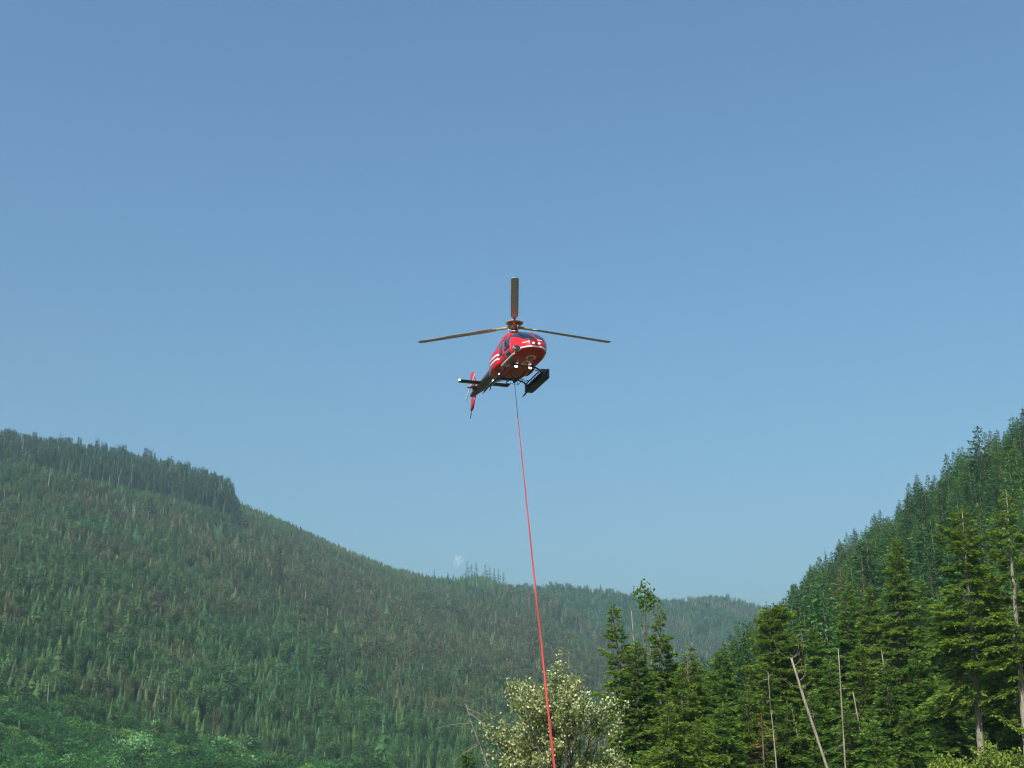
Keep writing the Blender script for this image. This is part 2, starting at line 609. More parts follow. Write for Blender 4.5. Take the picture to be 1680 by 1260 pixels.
# ------------------------------------------------------------------ masses of far trees (stuff), instanced
def instancer(name, label, protos, pts, scl, rot, idx, tint):
    pc = bpy.data.collections.new(name + '_shapes')
    for i, me in enumerate(protos):
        o = bpy.data.objects.new('%s_shape_%02d' % (name, i), me)
        pc.objects.link(o)
    n = len(pts)
    me = bpy.data.meshes.new(name)
    me.vertices.add(n)
    me.vertices.foreach_set('co', np.asarray(pts, np.float32).ravel())
    a = me.attributes.new('scl', 'FLOAT_VECTOR', 'POINT'); a.data.foreach_set('vector', np.asarray(scl, np.float32).ravel())
    a = me.attributes.new('rot', 'FLOAT_VECTOR', 'POINT'); a.data.foreach_set('vector', np.asarray(rot, np.float32).ravel())
    a = me.attributes.new('pick', 'INT', 'POINT'); a.data.foreach_set('value', np.asarray(idx, np.int32))
    a = me.attributes.new('tint', 'FLOAT_COLOR', 'POINT')
    a.data.foreach_set('color', np.concatenate([tint, np.ones((n, 1))], 1).astype(np.float32).ravel())
    o = obj(name, me)
    ng = bpy.data.node_groups.new(name + '_scatter', 'GeometryNodeTree')
    ng.interface.new_socket('Geometry', in_out='INPUT', socket_type='NodeSocketGeometry')
    ng.interface.new_socket('Geometry', in_out='OUTPUT', socket_type='NodeSocketGeometry')
    N = ng.nodes; Lk = ng.links
    gi = N.new('NodeGroupInput'); go = N.new('NodeGroupOutput')
    m2p = N.new('GeometryNodeMeshToPoints')
    ci = N.new('GeometryNodeCollectionInfo')
    ci.inputs['Collection'].default_value = pc
    ci.inputs['Separate Children'].default_value = True
    ci.inputs['Reset Children'].default_value = True
    ip = N.new('GeometryNodeInstanceOnPoints')
    ip.inputs['Pick Instance'].default_value = True

    def na(nm, ty):
        q = N.new('GeometryNodeInputNamedAttribute'); q.data_type = ty
        q.inputs['Name'].default_value = nm
        return q.outputs['Attribute']
    e2r = N.new('FunctionNodeEulerToRotation')
    Lk.new(na('rot', 'FLOAT_VECTOR'), e2r.inputs[0])
    Lk.new(gi.outputs[0], m2p.inputs['Mesh'])
    Lk.new(m2p.outputs[0], ip.inputs['Points'])
    Lk.new(ci.outputs[0], ip.inputs['Instance'])
    Lk.new(na('pick', 'INT'), ip.inputs['Instance Index'])
    Lk.new(e2r.outputs[0], ip.inputs['Rotation'])
    Lk.new(na('scl', 'FLOAT_VECTOR'), ip.inputs['Scale'])
    Lk.new(ip.outputs[0], go.inputs[0])
    md = o.modifiers.new('scatter', 'NODES')
    md.node_group = ng
    return tag(o, label, None, None, 'stuff')


def scatter(x0, x1, y0, y1, step, jitter=0.48, seed=0):
    rs = np.random.default_rng(seed)
    xs = np.arange(x0, x1, step); ys = np.arange(y0, y1, step)
    X, Y = np.meshgrid(xs, ys)
    X = X + rs.uniform(-jitter, jitter, X.shape) * step
    Y = Y + rs.uniform(-jitter, jitter, Y.shape) * step
    return X.ravel(), Y.ravel(), rs


def build_far_forest():
    protos = []
    for k in range(3):
        v, f, cp = tube(np.array([[0, 0, 0], [.004, 0, .5], [0, 0, .98]]), [.012, .008, .002], 5)
        protos.append(join_meshes('far_conifer_shape', [mesh_np('trunk', v, [f], M['bark'], True),
                                                        tiered(100 + k, .165 + .022 * k, 10 + k, 10 + k % 2, bare=.06 + .04 * (k % 2), nspray=420)]))
    for k in range(3):
        t, b, c = conifer(110 + k, 1.0, 0.165 + 0.02 * k, bare=0.04, whorl=0.040, per=7, den=62, droop=0.6, zr=(-1.3, -.1),
                          size=(0.058, 0.030), trunk_r=0.010, gaps=0.1, wood=False, mats=('bark', 'needles_far'), asym=.3, prof=1.05)
        protos.append(join_meshes('far_conifer_shape', [t, c]))
    for k in range(2):   # half-dead thin ones with a pale stem
        t, b, c = conifer(130 + k, 1.0, 0.10, bare=0.32, whorl=0.085, per=4, den=22, droop=0.4, size=(0.08, 0.035), trunk_r=0.012,
                          gaps=0.4, wood=False, mats=('snag', 'needles_far'))
        protos.append(join_meshes('far_thin_shape', [t, c]))
    a_stand = az_el(388, 820)[0]
    X, Y, rs = scatter(-1350, 520, 440, 2000, 4.6, seed=11)
    a = np.arctan2(X, Y); r = np.hypot(X, Y)
    R = np.interp(a, RIDGE_L[0], RIDGE_L[1])
    base = np.interp(a, [-1.2, -0.4, 0.0, 0.3], [380, 450, 620, 800])
    ok = (a > -0.60) & (a < 0.22) & (r > base + 20) & (r < R + 25)
    X, Y, a, r, R, base = (q[ok] for q in (X, Y, a, r, R, base))
    t = (r - base) / (R - base)
    Z = terrain(X, Y)
    n = len(X)
    px, py, dep = project(np.stack([X, Y, Z], 1))
    # stands: old tall wood on the shoulder of the ridge, younger wood below
    edge = 0.845 + 0.05 * (fbm(X / 120, Y / 120, 5) - .5) + 0.03 * np.clip((px - 200) / 180, -1, 1)
    old = (t > edge) & (px < 392)
    knoll = (t > 0.965) & (px > 690) & (px < 880)
    H = 6.0 + 10 * fbm(X / 70, Y / 70, 8) + rs.normal(0, 1.6, n) + 2.2 * np.exp(rs.normal(-.6, .8, n))
    H = np.where(t > .82, H * np.where(px > 385, .52, .70), H)
    H = np.where(old, (19 + 4.5 * np.clip((px - 120) / 200, 0, 1) + rs.normal(0, 4.2, n)) * np.clip((402 - px + rs.normal(0, 7, n)) / 34, .3, 1), H)
    H = np.where(knoll, 6.5 + 14 * np.exp(-((px - 800) / 50) ** 2) + rs.normal(0, 2.5, n), H)
    low = t < 0.11 + 0.06 * (fbm(X / 60, Y / 60, 77) - .5)
    H = np.where(low, H * .7, H)
    H = np.clip(H, 4, 32)
    # broadleaf belt at the foot of the slope and the clearing under the old stand
    belt = low & (t < .085) & (px < 420 + 120 * (fbm(X / 40, Y / 40, 31) - .5)) & (rs.random(n) < .85)
    under = (t > edge - 0.085) & (t <= edge) & (px < 395) & (px > 150 - 90 * rs.random(n)) & (rs.random(n) < .9)
    keep = ~(old & (rs.random(n) < .40)) & ~(belt) & ~((under) & (rs.random(n) < .92)) & (rs.random(n) < 0.93)
    clump = fbm(X / 22, Y / 22, 83, 2)
    keep &= (clump > .30) | (rs.random(n) < .45)
    patchy = (.72 + .62 * fbm(X / 55 + 9, Y / 55, 87, 3))[:, None]
    # colour: patches of browned, thinning hemlock among green
    f = fbm(X / 210 + 3, Y / 210, 41) * .55 + fbm(X / 38, Y / 38, 43, 3) * .45
    mid = np.exp(-((t - .5) / .26) ** 2)
    brown = np.clip((f - .44 + .15 * mid + .10 * np.clip((px - 350) / 300, -1, 1) * mid) * 4.5, 0, 1) * rs.uniform(.4, 1.1, n)
    brown = np.where(old | knoll | low, brown * .2, brown)
    brown = np.clip(brown * np.where(rs.random(n) < .6, 1.25, .45), 0, 1)
    u = rs.random((n, 1))
    green = np.array([[0.85, 1.0, 0.95]]) * (0.70 + .5 * u)
    yel = (rs.random((n, 1)) < .07 + .10 * (fbm(X / 80, Y / 80, 61)[:, None] > .58))
    green = np.where(yel, np.array([[1.3, 1.22, .75]]) * (.7 + .5 * u), green)
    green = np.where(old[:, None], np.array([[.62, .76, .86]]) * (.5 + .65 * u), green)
    br = np.array([[2.05, 1.06, 1.45]]) * (.62 + .5 * u)
    tint = (green * (1 - brown[:, None]) + br * brown[:, None]) * patchy
    idx = np.where(rs.random(n) < .5, rs.integers(0, 3, n), rs.integers(3, 6, n))
    idx = np.where(old, np.where(rs.random(n) < .45, rs.integers(0, 3, n), rs.integers(3, 6, n)), idx)
    idx = np.where((t > .93) & ~old, rs.integers(0, 3, n), idx)
    thin = (rs.random(n) < .008 + .02 * brown + .05 * old)
    idx = np.where(thin, 6 + rs.integers(0, 2, n), idx)
    k = keep
    wid = rs.uniform(.8, 1.25, n)
    wid = np.where(old, wid * .80, wid * 1.05)
    scl = np.stack([H * wid, H * wid, H], 1)
    rot = np.stack([rs.normal(0, .02, n), rs.normal(0, .02, n), rs.uniform(0, 6.28, n)], 1)
    pts = np.stack([X, Y, Z - .3], 1)
    print('left forest', k.sum())
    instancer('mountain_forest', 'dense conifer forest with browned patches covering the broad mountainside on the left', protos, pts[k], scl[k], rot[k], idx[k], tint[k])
    # far ridge forest
    X, Y, rs = scatter(-500, 1150, 1500, 2900, 7.2, seed=12)
    a = np.arctan2(X, Y); r = np.hypot(X, Y)
    R = np.interp(a, RIDGE_M[0], RIDGE_M[1])
    ok = (a > -0.14) & (a < 0.34) & (r > 1750) & (r < R + 30)
    X, Y, r, R = X[ok], Y[ok], r[ok], R[ok]
    n = len(X)
    Z = terrain(X, Y)
    H = np.clip(20 + 8 * (fbm(X / 110, Y / 110, 9) - .5) + rs.normal(0, 3.5, n), 9, 36)
    # low growth only on the back of the nearer ridge
    al = np.arctan2(X, Y)
    near_l = r < np.interp(al, RIDGE_L[0], RIDGE_L[1]) + 320
    H = np.where(near_l, H * np.interp(al, [az_el(640, 950)[0], az_el(800, 960)[0], az_el(900, 980)[0]], [.05, .55, 1]), H)
    u = rs.random((n, 1))
    f = fbm(X / 150, Y / 150, 47)[:, None]
    tint = np.array([[.85, 1.0, .9]]) * (.5 + .8 * u)
    tint = np.where((f > .52) & (rs.random((n, 1)) < .55), np.array([[2.0, 1.05, 1.7]]) * (.6 + .6 * u), tint)
    idx = rs.integers(0, 6, n); idx = np.where(rs.random(n) < .06, 6, idx)
    wid = rs.uniform(.8, 1.2, n)
    print('far forest', n)
    instancer('ridge_forest', 'hazy blue-green forest on the farthest ridge between the two slopes', protos,
              np.stack([X, Y, Z - .3], 1), np.stack([H * wid, H * wid, H], 1),
              np.stack([np.zeros(n), np.zeros(n), rs.uniform(0, 6.28, n)], 1), idx, tint)
    return protos


def build_scrub():
    protos = [broadleaf(300 + k, 1.0, .55, 1100, .085, 'leaves_far') for k in range(5)]
    X, Y, rs = scatter(-520, 60, 400, 760, 4.2, seed=21)
    a = np.arctan2(X, Y); r = np.hypot(X, Y)
    R = np.interp(a, RIDGE_L[0], RIDGE_L[1])
    base = np.interp(a, [-1.2, -0.4, 0.0, 0.3], [380, 450, 620, 800])
    t = (r - base) / (R - base)
    Z = terrain(X, Y)
    px, py, dep = project(np.stack([X, Y, Z], 1))
    lim = 0.135 - 0.085 * np.clip(px / 450, 0, 1.3) + 0.04 * (fbm(X / 50, Y / 50, 33) - .5)
    ok = (a > -.55) & (r > base - 60) & (t < lim) & (px < 640)
    X, Y, Z, px = X[ok], Y[ok], Z[ok], px[ok]
    n = len(X)
    H = np.clip(4 + 6 * fbm(X / 25, Y / 25, 35) + rs.normal(0, 1.6, n), 2.5, 13)
    u = rs.random((n, 1))
    tint = np.array([[.70, 1.0, .75]]) * (.32 + .68 * u)
    pale = rs.random((n, 1)) < .06
    tint = np.where(pale, np.array([[1.7, 1.55, 1.7]]) * (.8 + .6 * u), tint)
    tint = np.where(rs.random((n, 1)) < .15, np.array([[1.25, 1.15, .6]]) * (.6 + .5 * u), tint)
    wid = rs.uniform(.9, 1.4, n)
    print('scrub', n)
    instancer('broadleaf_scrub', 'bright green broadleaf scrub at the foot of the left mountainside', protos,
              np.stack([X, Y, Z - .2], 1), np.stack([H * wid, H * wid, H], 1),
              np.stack([np.zeros(n), np.zeros(n), rs.uniform(0, 6.28, n)], 1), rs.integers(0, 5, n), tint)
    # clearing under the old stand
    X, Y, rs = scatter(-760, -250, 1350, 1700, 4.5, seed=23)
    a = np.arctan2(X, Y); r = np.hypot(X, Y)
    R = np.interp(a, RIDGE_L[0], RIDGE_L[1]); base = np.interp(a, [-1.2, -0.4, 0.0, 0.3], [380, 450, 620, 800])
    t = (r - base) / (R - base)
    Z = terrain(X, Y)
    px, py, dep = project(np.stack([X, Y, Z], 1))
    ok = (px > 100) & (px < 470) & (t > .74) & (t < np.where(px < 383, .87, 1.0))
    X, Y, Z = X[ok], Y[ok], Z[ok]; n = len(X)
    H = rs.uniform(2.2, 4.5, n); u = rs.random((n, 1))
    instancer('ridge_scrub', 'low green scrub in the clearing below the ridge-top stand', protos,
              np.stack([X, Y, Z - .2], 1), np.stack([H * 1.3, H * 1.3, H], 1),
              np.stack([np.zeros(n), np.zeros(n), rs.uniform(0, 6.28, n)], 1), rs.integers(0, 5, n), np.array([[.9, 1.0, .8]]) * (.6 + .5 * u))


FAR_PROTOS = build_far_forest()
build_scrub()


# ------------------------------------------------------------------ conifers: the right hillside
def add_tree(name, meshes, loc, label, cat, group=None, rz=0.0, scale=(1, 1, 1), tint=(1, 1, 1)):
    root = empty(name, loc, rz)
    root.scale = scale
    for nm, me in zip(('trunk', 'branches', 'crown'), meshes):
        if me is None: continue
        p = obj(nm, me, root)
        p.color = (*tint, 1)
        if nm == 'branches': p['kind'] = 'stuff'
    tag(root, label, cat, group)
    return root


def build_hillside():
    shapes, joined = [], []
    for k in range(7):
        t, b, c = conifer(200 + k, 22.0, 3.3 + .4 * (k % 4), bare=0.04 + .03 * (k % 3), whorl=0.62, per=7, den=8.5, droop=.42, zr=(-1.0, .1), size=(.85, .30),
                          gaps=.10, wood=False, mats=('bark', 'needles_mid'), asym=.22)
        shapes.append((t, None, c))
        c2 = c.copy(); c2.materials.clear(); c2.materials.append(M['needles_hill'])
        joined.append(join_meshes('hill_conifer_shape', [t, c2]))
    for k in range(2):     # ragged open spires that stand out on the skyline
        t, b, c = conifer(230 + k, 24.0, 2.5, bare=.1, whorl=1.25, per=5, den=4.2, droop=.2, size=(.9, .3), gaps=.25, wood=True, mats=('bark', 'needles_mid'))
        shapes.append((t, b, c))
        c2 = c.copy(); c2.materials.clear(); c2.materials.append(M['needles_hill'])
        joined.append(join_meshes('hill_spire_shape', [t, c2]))
    X, Y, rs = scatter(20, 620, 150, 900, 6.4, seed=31)
    a = np.arctan2(X, Y); r = np.hypot(X, Y)
    R = np.interp(a, RIDGE_R[0], RIDGE_R[1])
    ok = (a > .10) & (a < .62) & (r > 165) & (r < R + 14)
    X, Y, a, r, R = (q[ok] for q in (X, Y, a, r, R))
    Z = terrain(X, Y); n = len(X)
    H = np.clip(25 + 12 * (fbm(X / 60, Y / 60, 51) - .5) + rs.normal(0, 5.0, n), 9, 38)
    sky = r > R - 16
    H = np.where(sky, np.clip(H * rs.uniform(.6, 1.3, n), 9, 36), H)
    H = np.where(r < 260, H * .95, H)
    # the wood thins to younger trees towards the foot of the slope, so the skyline keeps its fall
    tx, ty, _ = project(np.stack([X, Y, Z + H], 1))
    by = project(np.stack([X, Y, Z], 1))[1]
    lim = np.interp(tx, [1040, 1150, 1250, 1290, 1340, 1440, 1510, 1590, 1650, 1700], [1120, 1070, 1005, 975, 912, 843, 778, 710, 668, 655]) - 12 + 62 * rs.random(n) ** 1.4
    k = np.where(ty < lim, (by - lim) / np.maximum(by - ty, 1), 1)
    H = H * np.clip(k, .25, 1)
    idx = rs.integers(0, 7, n)
    idx = np.where(sky & (rs.random(n) < .14), 7 + rs.integers(0, 2, n), idx)
    rz = rs.uniform(0, 6.28, n)
    wid = rs.uniform(.85, 1.2, n)
    u = rs.random((n, 1))
    tint = np.array([[.85, 1.0, .95]]) * (.5 + .85 * u)
    tint = np.where(rs.random((n, 1)) < .14, np.array([[1.5, 1.25, .9]]) * (.8 + .4 * u), tint)
    tint = np.where(rs.random((n, 1)) < .05, np.array([[1.9, 1.05, 1.1]]) * (.8 + .3 * u), tint)
    # which ones show most of themselves above the trees before them
    tx, ty, dep = project(np.stack([X, Y, Z + H], 1))
    bx, by, _ = project(np.stack([X, Y, Z], 1))
    cover = np.full(2400, 1260.0)
    show = np.zeros(n)
    for i in np.argsort(r):
        c0 = int(tx[i] - 4) + 300; c1 = int(tx[i] + 4) + 300
        if c0 < 0 or c1 >= 2400: continue
        cur = cover[c0:c1].mean()
        show[i] = max(0, min(cur, by[i]) - ty[i]) if 0 <= tx[i] <= 1680 else 0
        hw = max(2, int((by[i] - ty[i]) * .12))
        x0 = max(0, int(tx[i]) + 300 - hw); x1 = min(2400, int(tx[i]) + 300 + hw)
        cover[x0:x1] = np.minimum(cover[x0:x1], ty[i] + .45 * (by[i] - ty[i]))
    show = np.where(sky & (show > 4), show + 60, show)
    top = set(np.argsort(-show)[:235].tolist())
    mass = np.array([i not in top for i in range(n)])
    s = H / 22.0
    scl = np.stack([s * wid, s * wid, s], 1)
    print('hillside', n, 'single', len(top))
    instancer('hillside_forest', 'dark green conifer forest filling the steep hillside behind the tall trees on the right', joined,
              np.stack([X, Y, Z - .3], 1)[mass], scl[mass], np.stack([np.zeros(n), np.zeros(n), rz], 1)[mass], idx[mass], tint[mass])
    where = [(1240, 'at its low left foot'), (1330, 'left of the leaning pole'), (1400, 'above the straight bare pole'), (1452, 'above the pair with close tips'),
             (1530, 'behind the second tallest conifer'), (1620, 'behind the tallest conifer'), (1e9, 'near the right border')]
    for i in sorted(top, key=lambda q: tx[q]):
        spot = next(w for lim, w in where if tx[i] < lim)
        size = 'tall' if H[i] > 29 else 'small' if H[i] < 21 else 'middling'
        lum = tint[i][1]
        hue = 'browned' if tint[i][0] > 1.3 and tint[i][1] < 1.2 else 'yellowish' if tint[i][0] > 1.05 else 'bright green' if lum > 1.12 else 'dark' if lum < .8 else 'blue-green'
        if sky[i]:
            lab, grp = '%s %s conifer on the skyline of the right hillside, %s' % (size, hue, spot), 'conifers along the right skyline'
        else:
            lvl = 'upper' if ty[i] < 1000 - .35 * (tx[i] - 1300) else 'lower'
            lab, grp = '%s %s conifer on the %s right hillside, %s' % (size, hue, lvl, spot), 'conifers on the right hillside'
        add_tree('hillside_spruce', shapes[idx[i]], (X[i], Y[i], Z[i] - .3), lab, 'conifer', grp, rz[i], scl[i].tolist(), tint[i].tolist())
    return shapes


HILL_SHAPES = build_hillside()

# single trees that stand out along the far left ridge
def build_ridge_singles():
    rs = np.random.default_rng(77)
    sh = []
    for k in range(3):
        t, b, c = conifer(260 + k, 22, 2.5, bare=.08, whorl=1.0, per=5, den=4.5, droop=.3, size=(1.2, .5), gaps=.15, wood=False, mats=('bark', 'needles_mid'), trunk_r=.28)
        sh.append((t, None, c))
    order = 'first second third fourth fifth sixth seventh eighth ninth tenth'.split()
    for q, (px, top, base) in enumerate(sorted([(766, 921, 958), (773, 925, 960), (781, 923, 962), (796, 925, 968), (803, 930, 970), (811, 932, 972), (818, 934, 974), (826, 938, 976), (734, 938, 960), (712, 932, 958)])):
        a, e = az_el(px, base)
        R = float(np.interp(a, RIDGE_L[0], RIDGE_L[1])) - 4
        p = at(px, base, R)
        z = float(terrain(p.x, p.y))
        H = at(px, top, R).z - z
        add_tree('ridge_conifer', sh[rs.integers(0, 3)], (p.x, p.y, z - .3), 'slender dark conifer above the left ridge\'s saddle, %s from left of ten' % order[q],
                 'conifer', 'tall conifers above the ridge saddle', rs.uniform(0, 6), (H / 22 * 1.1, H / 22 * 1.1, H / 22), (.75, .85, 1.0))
    for q, (px, top, base) in enumerate([(138, 788, 809), (148, 790, 811), (165, 786, 808), (177, 785, 808), (193, 781, 803), (299, 795, 812), (326, 786, 813), (343, 800, 814), (361, 802, 818), (373, 795, 822)]):
        a, e = az_el(px, base)
        R0 = float(np.interp(a, RIDGE_L[0], RIDGE_L[1]))
        best = None
        for r in np.arange(R0 - 320, R0 - 5, 3):   # where the sight line meets the slope
            p = at(px, base, r)
            if terrain(p.x, p.y) >= p.z:
                best = p; break
        if best is None: continue
        z = float(terrain(best.x, best.y))
        H = at(px, top, math.hypot(best.x, best.y)).z - z + 3
        v, f, c = tube(np.array([[0, 0, 0], [.1, 0, H * .5], [.25, .1, H]]), [.42, .34, .12], 6)
        o = obj('bare_trunk', mesh_np('bare_trunk', v, [f] + c, M['snag'], True), None, (best.x, best.y, z - .2))
        tag(o, 'pale bare trunk under the left ridge-top stand, %s from left of ten' % order[q], 'dead tree', 'pale trunks below the ridge-top stand')


build_ridge_singles()



# ------------------------------------------------------------------ the near trees on the right
def ground_z(x, y):
    return float(terrain(x, y))


def near_conifer(px, py, dist, rpx, label, bare=.05, seed=0, tint=(1, 1, 1), base_px=None, bark='bark', **kw):
    """conifer whose tip is seen at (px, py) from dist metres, crown half-width rpx pixels"""
    tip = at(px, py, dist)
    bp = at(base_px if base_px is not None else px + (px - 840) * .016, 1300, dist)
    gz = ground_z(bp.x, bp.y)
    H = tip.z - gz
    dep = dist / math.cos(PITCH) * .98
    R = rpx * 1.3 * dep / FPX
    args = dict(whorl=.5, per=8, den=56, droop=.45, size=(.52, .175), gaps=0.06, top_thin=.1)
    args.update(kw)
    q = dist / 110.0
    args['size'] = (args['size'][0] * q ** .5, args['size'][1] * q ** .5)
    m = conifer(seed, H, R, bare=bare, lean=(tip.x - bp.x, 0), mats=(bark, 'needles'), **args)
    return add_tree('conifer_tree', m, (bp.x, bp.y, gz - .1), label, 'conifer', 'tall conifers in front of the right hillside', 0, (1, 1, 1), tint)


OL = (1.12, 1.08, .95)      # olive, warm
DK = (.88, .95, .95)       # dark
YL = (1.15, 1.10, .9)      # yellow-green
GR = (.98, 1.10, 1.0)
TREES = [
    # tip x, tip y, distance, crown half-width px, label, options
    (1003, 986, 98, 50, 'dark ragged fir with thin browned tip, leftmost of the tall conifers', dict(seed=1, bare=.10, tint=OL, gaps=0.17, whorl=0.64, droop=.2, base_px=1046, lift=.6, top_thin=.6)),
    (1081, 983, 103, 40, 'open fir pressed against the tree with the leafy tuft on top', dict(seed=2, bare=.08, tint=OL, gaps=0.17, whorl=0.68, droop=.15, top_thin=.5)),
    (1046, 1048, 96, 50, 'bushy dark fir below the dead spike, behind the pale-leaved poplar', dict(seed=3, tint=DK)),
    (1129, 1050, 100, 50, 'sparse yellow-green conifer with drooping tip right of the tufted tree', dict(seed=4, tint=YL, gaps=0.19, top_thin=.8, whorl=0.60)),
    (1118, 1092, 91, 60, 'broad dark conifer at the foot of the sparse yellow-green one', dict(seed=5, tint=OL)),
    (1157, 1108, 104, 46, 'small green conifer in the notch where far ridge meets near trees', dict(seed=6, tint=GR)),
    (1186, 1062, 128, 42, 'pointed green conifer below the gap between ridge and hillside', dict(seed=7, tint=GR)),
    (1211, 1016, 190, 30, 'bluish narrow conifer at the left end of the hillside, higher of two', dict(seed=8, tint=(.75, .95, 1.0), den=14)),
    (1232, 1022, 205, 26, 'bluish narrow conifer at the left end of the hillside, lower of two', dict(seed=9, tint=(.75, .95, 1.0), den=14)),
    (1264, 994, 122, 52, 'round-shouldered bushy conifer left of the leaning bare pole', dict(seed=10, tint=YL, prof=.55)),
    (1300, 1040, 126, 44, 'shaggy conifer behind the top of the leaning bare pole', dict(seed=11, tint=OL, prof=.6)),
    (1335, 1025, 140, 44, 'dark conifer just right of the leaning pole, under the skyline', dict(seed=12, tint=GR)),
    (1388, 952, 148, 46, 'mid-height conifer, left one of a pair with close tips', dict(seed=13, tint=GR)),
    (1427, 958, 144, 44, 'mid-height conifer, right one of a pair with close tips', dict(seed=14, tint=OL, gaps=0.11)),
    (1472, 876, 134, 62, 'second tallest conifer, with layered boughs lit along the edges', dict(seed=15, tint=OL, whorl=0.60, gaps=0.09, droop=.45)),
    (1512, 945, 150, 44, 'shorter conifer between the two tallest ones', dict(seed=16, tint=GR)),
    (1545, 985, 140, 40, 'low green conifer against the left flank of the tallest conifer', dict(seed=17, tint=GR)),
    (1578, 826, 99, 66, 'tallest thick conifer with a bare pale lower trunk', dict(seed=18, bare=.36, tint=OL, whorl=0.60, gaps=0.11, droop=.3, trunk_r=.3, bark='pale_bark', base_px=1613)),
    (1626, 935, 142, 44, 'dark conifer filling the gap right of the tallest one', dict(seed=19, tint=DK)),
    (1655, 798, 97, 50, 'gaunt open conifer with pale trunk showing at the right border', dict(seed=20, bare=.34, tint=YL, gaps=0.25, whorl=0.75, droop=.12, trunk_r=.27, bark='pale_bark', base_px=1687)),
    (1712, 830, 122, 58, 'conifer cut off by the right border of the picture', dict(seed=21, tint=OL)),
    (1362, 1078, 112, 44, 'dense conifer behind the straight bare pole', dict(seed=22, tint=GR)),
    (1412, 1052, 116, 44, 'dense conifer right of the straight bare pole', dict(seed=23, tint=OL)),
    (1455, 1085, 106, 42, 'low dark conifer below the second tallest one', dict(seed=24, tint=DK)),
    (1503, 1062, 110, 46, 'broad-skirted conifer right below the second tallest one', dict(seed=25, tint=GR)),
    (1548, 1105, 106, 42, 'dark low conifer left of the tallest conifer\'s bare trunk', dict(seed=26, tint=DK)),
    (1642, 1050, 108, 46, 'green conifer right of the tallest conifer\'s bare trunk', dict(seed=27, tint=GR)),
    (1685, 1030, 106, 50, 'dark conifer at the right border below the gaunt open one', dict(seed=28, tint=DK)),
    (1096, 1150, 84, 52, 'low olive conifer just right of the poplar', dict(seed=29, tint=OL)),
    (1142, 1178, 86, 48, 'low yellow-green conifer, second right of the poplar', dict(seed=30, tint=YL)),
    (1185, 1150, 94, 46, 'low green conifer, third right of the poplar', dict(seed=31, tint=GR)),
    (1226, 1120, 98, 44, 'green conifer just left of the thin straight snag', dict(seed=32, tint=OL)),
    (1252, 1085, 108, 38, 'narrow dark conifer right behind the thin straight snag', dict(seed=33, tint=DK)),
    (1290, 1150, 99, 44, 'low dark conifer between thin straight snag and leaning pole', dict(seed=34, tint=DK)),
    (1332, 1130, 100, 40, 'low green conifer behind the leaning bare pole', dict(seed=35, tint=GR)),
    (1390, 1165, 97, 42, 'low dark conifer at the foot of the straight bare pole', dict(seed=36, tint=DK)),
    (1434, 1180, 93, 40, 'low green conifer beside the broken pale stem', dict(seed=37, tint=GR)),
    (1486, 1160, 95, 44, 'low dark conifer centred under the second tallest one', dict(seed=38, tint=DK)),
    (1532, 1190, 101, 40, 'low conifer at the left edge of the yellow-green bush', dict(seed=39, tint=GR)),
    (1660, 1140, 103, 46, 'low green conifer above the yellow-green bush at right border', dict(seed=40, tint=GR)),
]
for px, py, ds, rp, lab, kw in TREES:
    near_conifer(px, py, ds, rp, lab, **kw)
near_conifer(770, 1226, 88, 20, 'little conifer poking up left of the pale-leaved poplar', seed=50, tint=DK)


def tuft_tree():
    """tall thin stem with a leafy tuft at the top and thin boughs below"""
    dist = 97
    tip = at(1057, 962, dist); bp = at(1061, 1300, dist)
    gz = ground_z(bp.x, bp.y); H = tip.z - gz
    t, b, c = conifer(61, H, 2.6, bare=.3, whorl=0.75, per=5, den=8, droop=.1, size=(.45, .17), gaps=0.19, lean=(tip.x - bp.x, 0), mats=('bark', 'needles'), prof=1.25, lift=.8)
    root = add_tree('tufted_conifer', (t, b, c), (bp.x, bp.y, gz - .1), 'tall thin tree with a leafy tuft at its very top', 'tree', None, 0, (1, 1, 1), OL)
    rs = np.random.default_rng(62)
    n = 240
    cl = np.array([[0, 0, .1], [-.5, .1, -.35], [.62, 0, -.75], [-.2, .2, -1.2], [.45, 0, -1.3], [.1, 0, -.5]])
    k = rs.integers(0, len(cl), n)
    cc = np.array([tip.x - bp.x, 0, H]) + cl[k] + rs.normal(0, .22, (n, 3))
    me = sprays(cc, rs.normal(0, 1, (n, 3)), .3, .2, rs, rs.uniform(.1, .6, n), 'tuft', M['needles'])
    o = obj('leaf_tuft', me, root); o.color = (.95, 1.0, .9, 1)


tuft_tree()


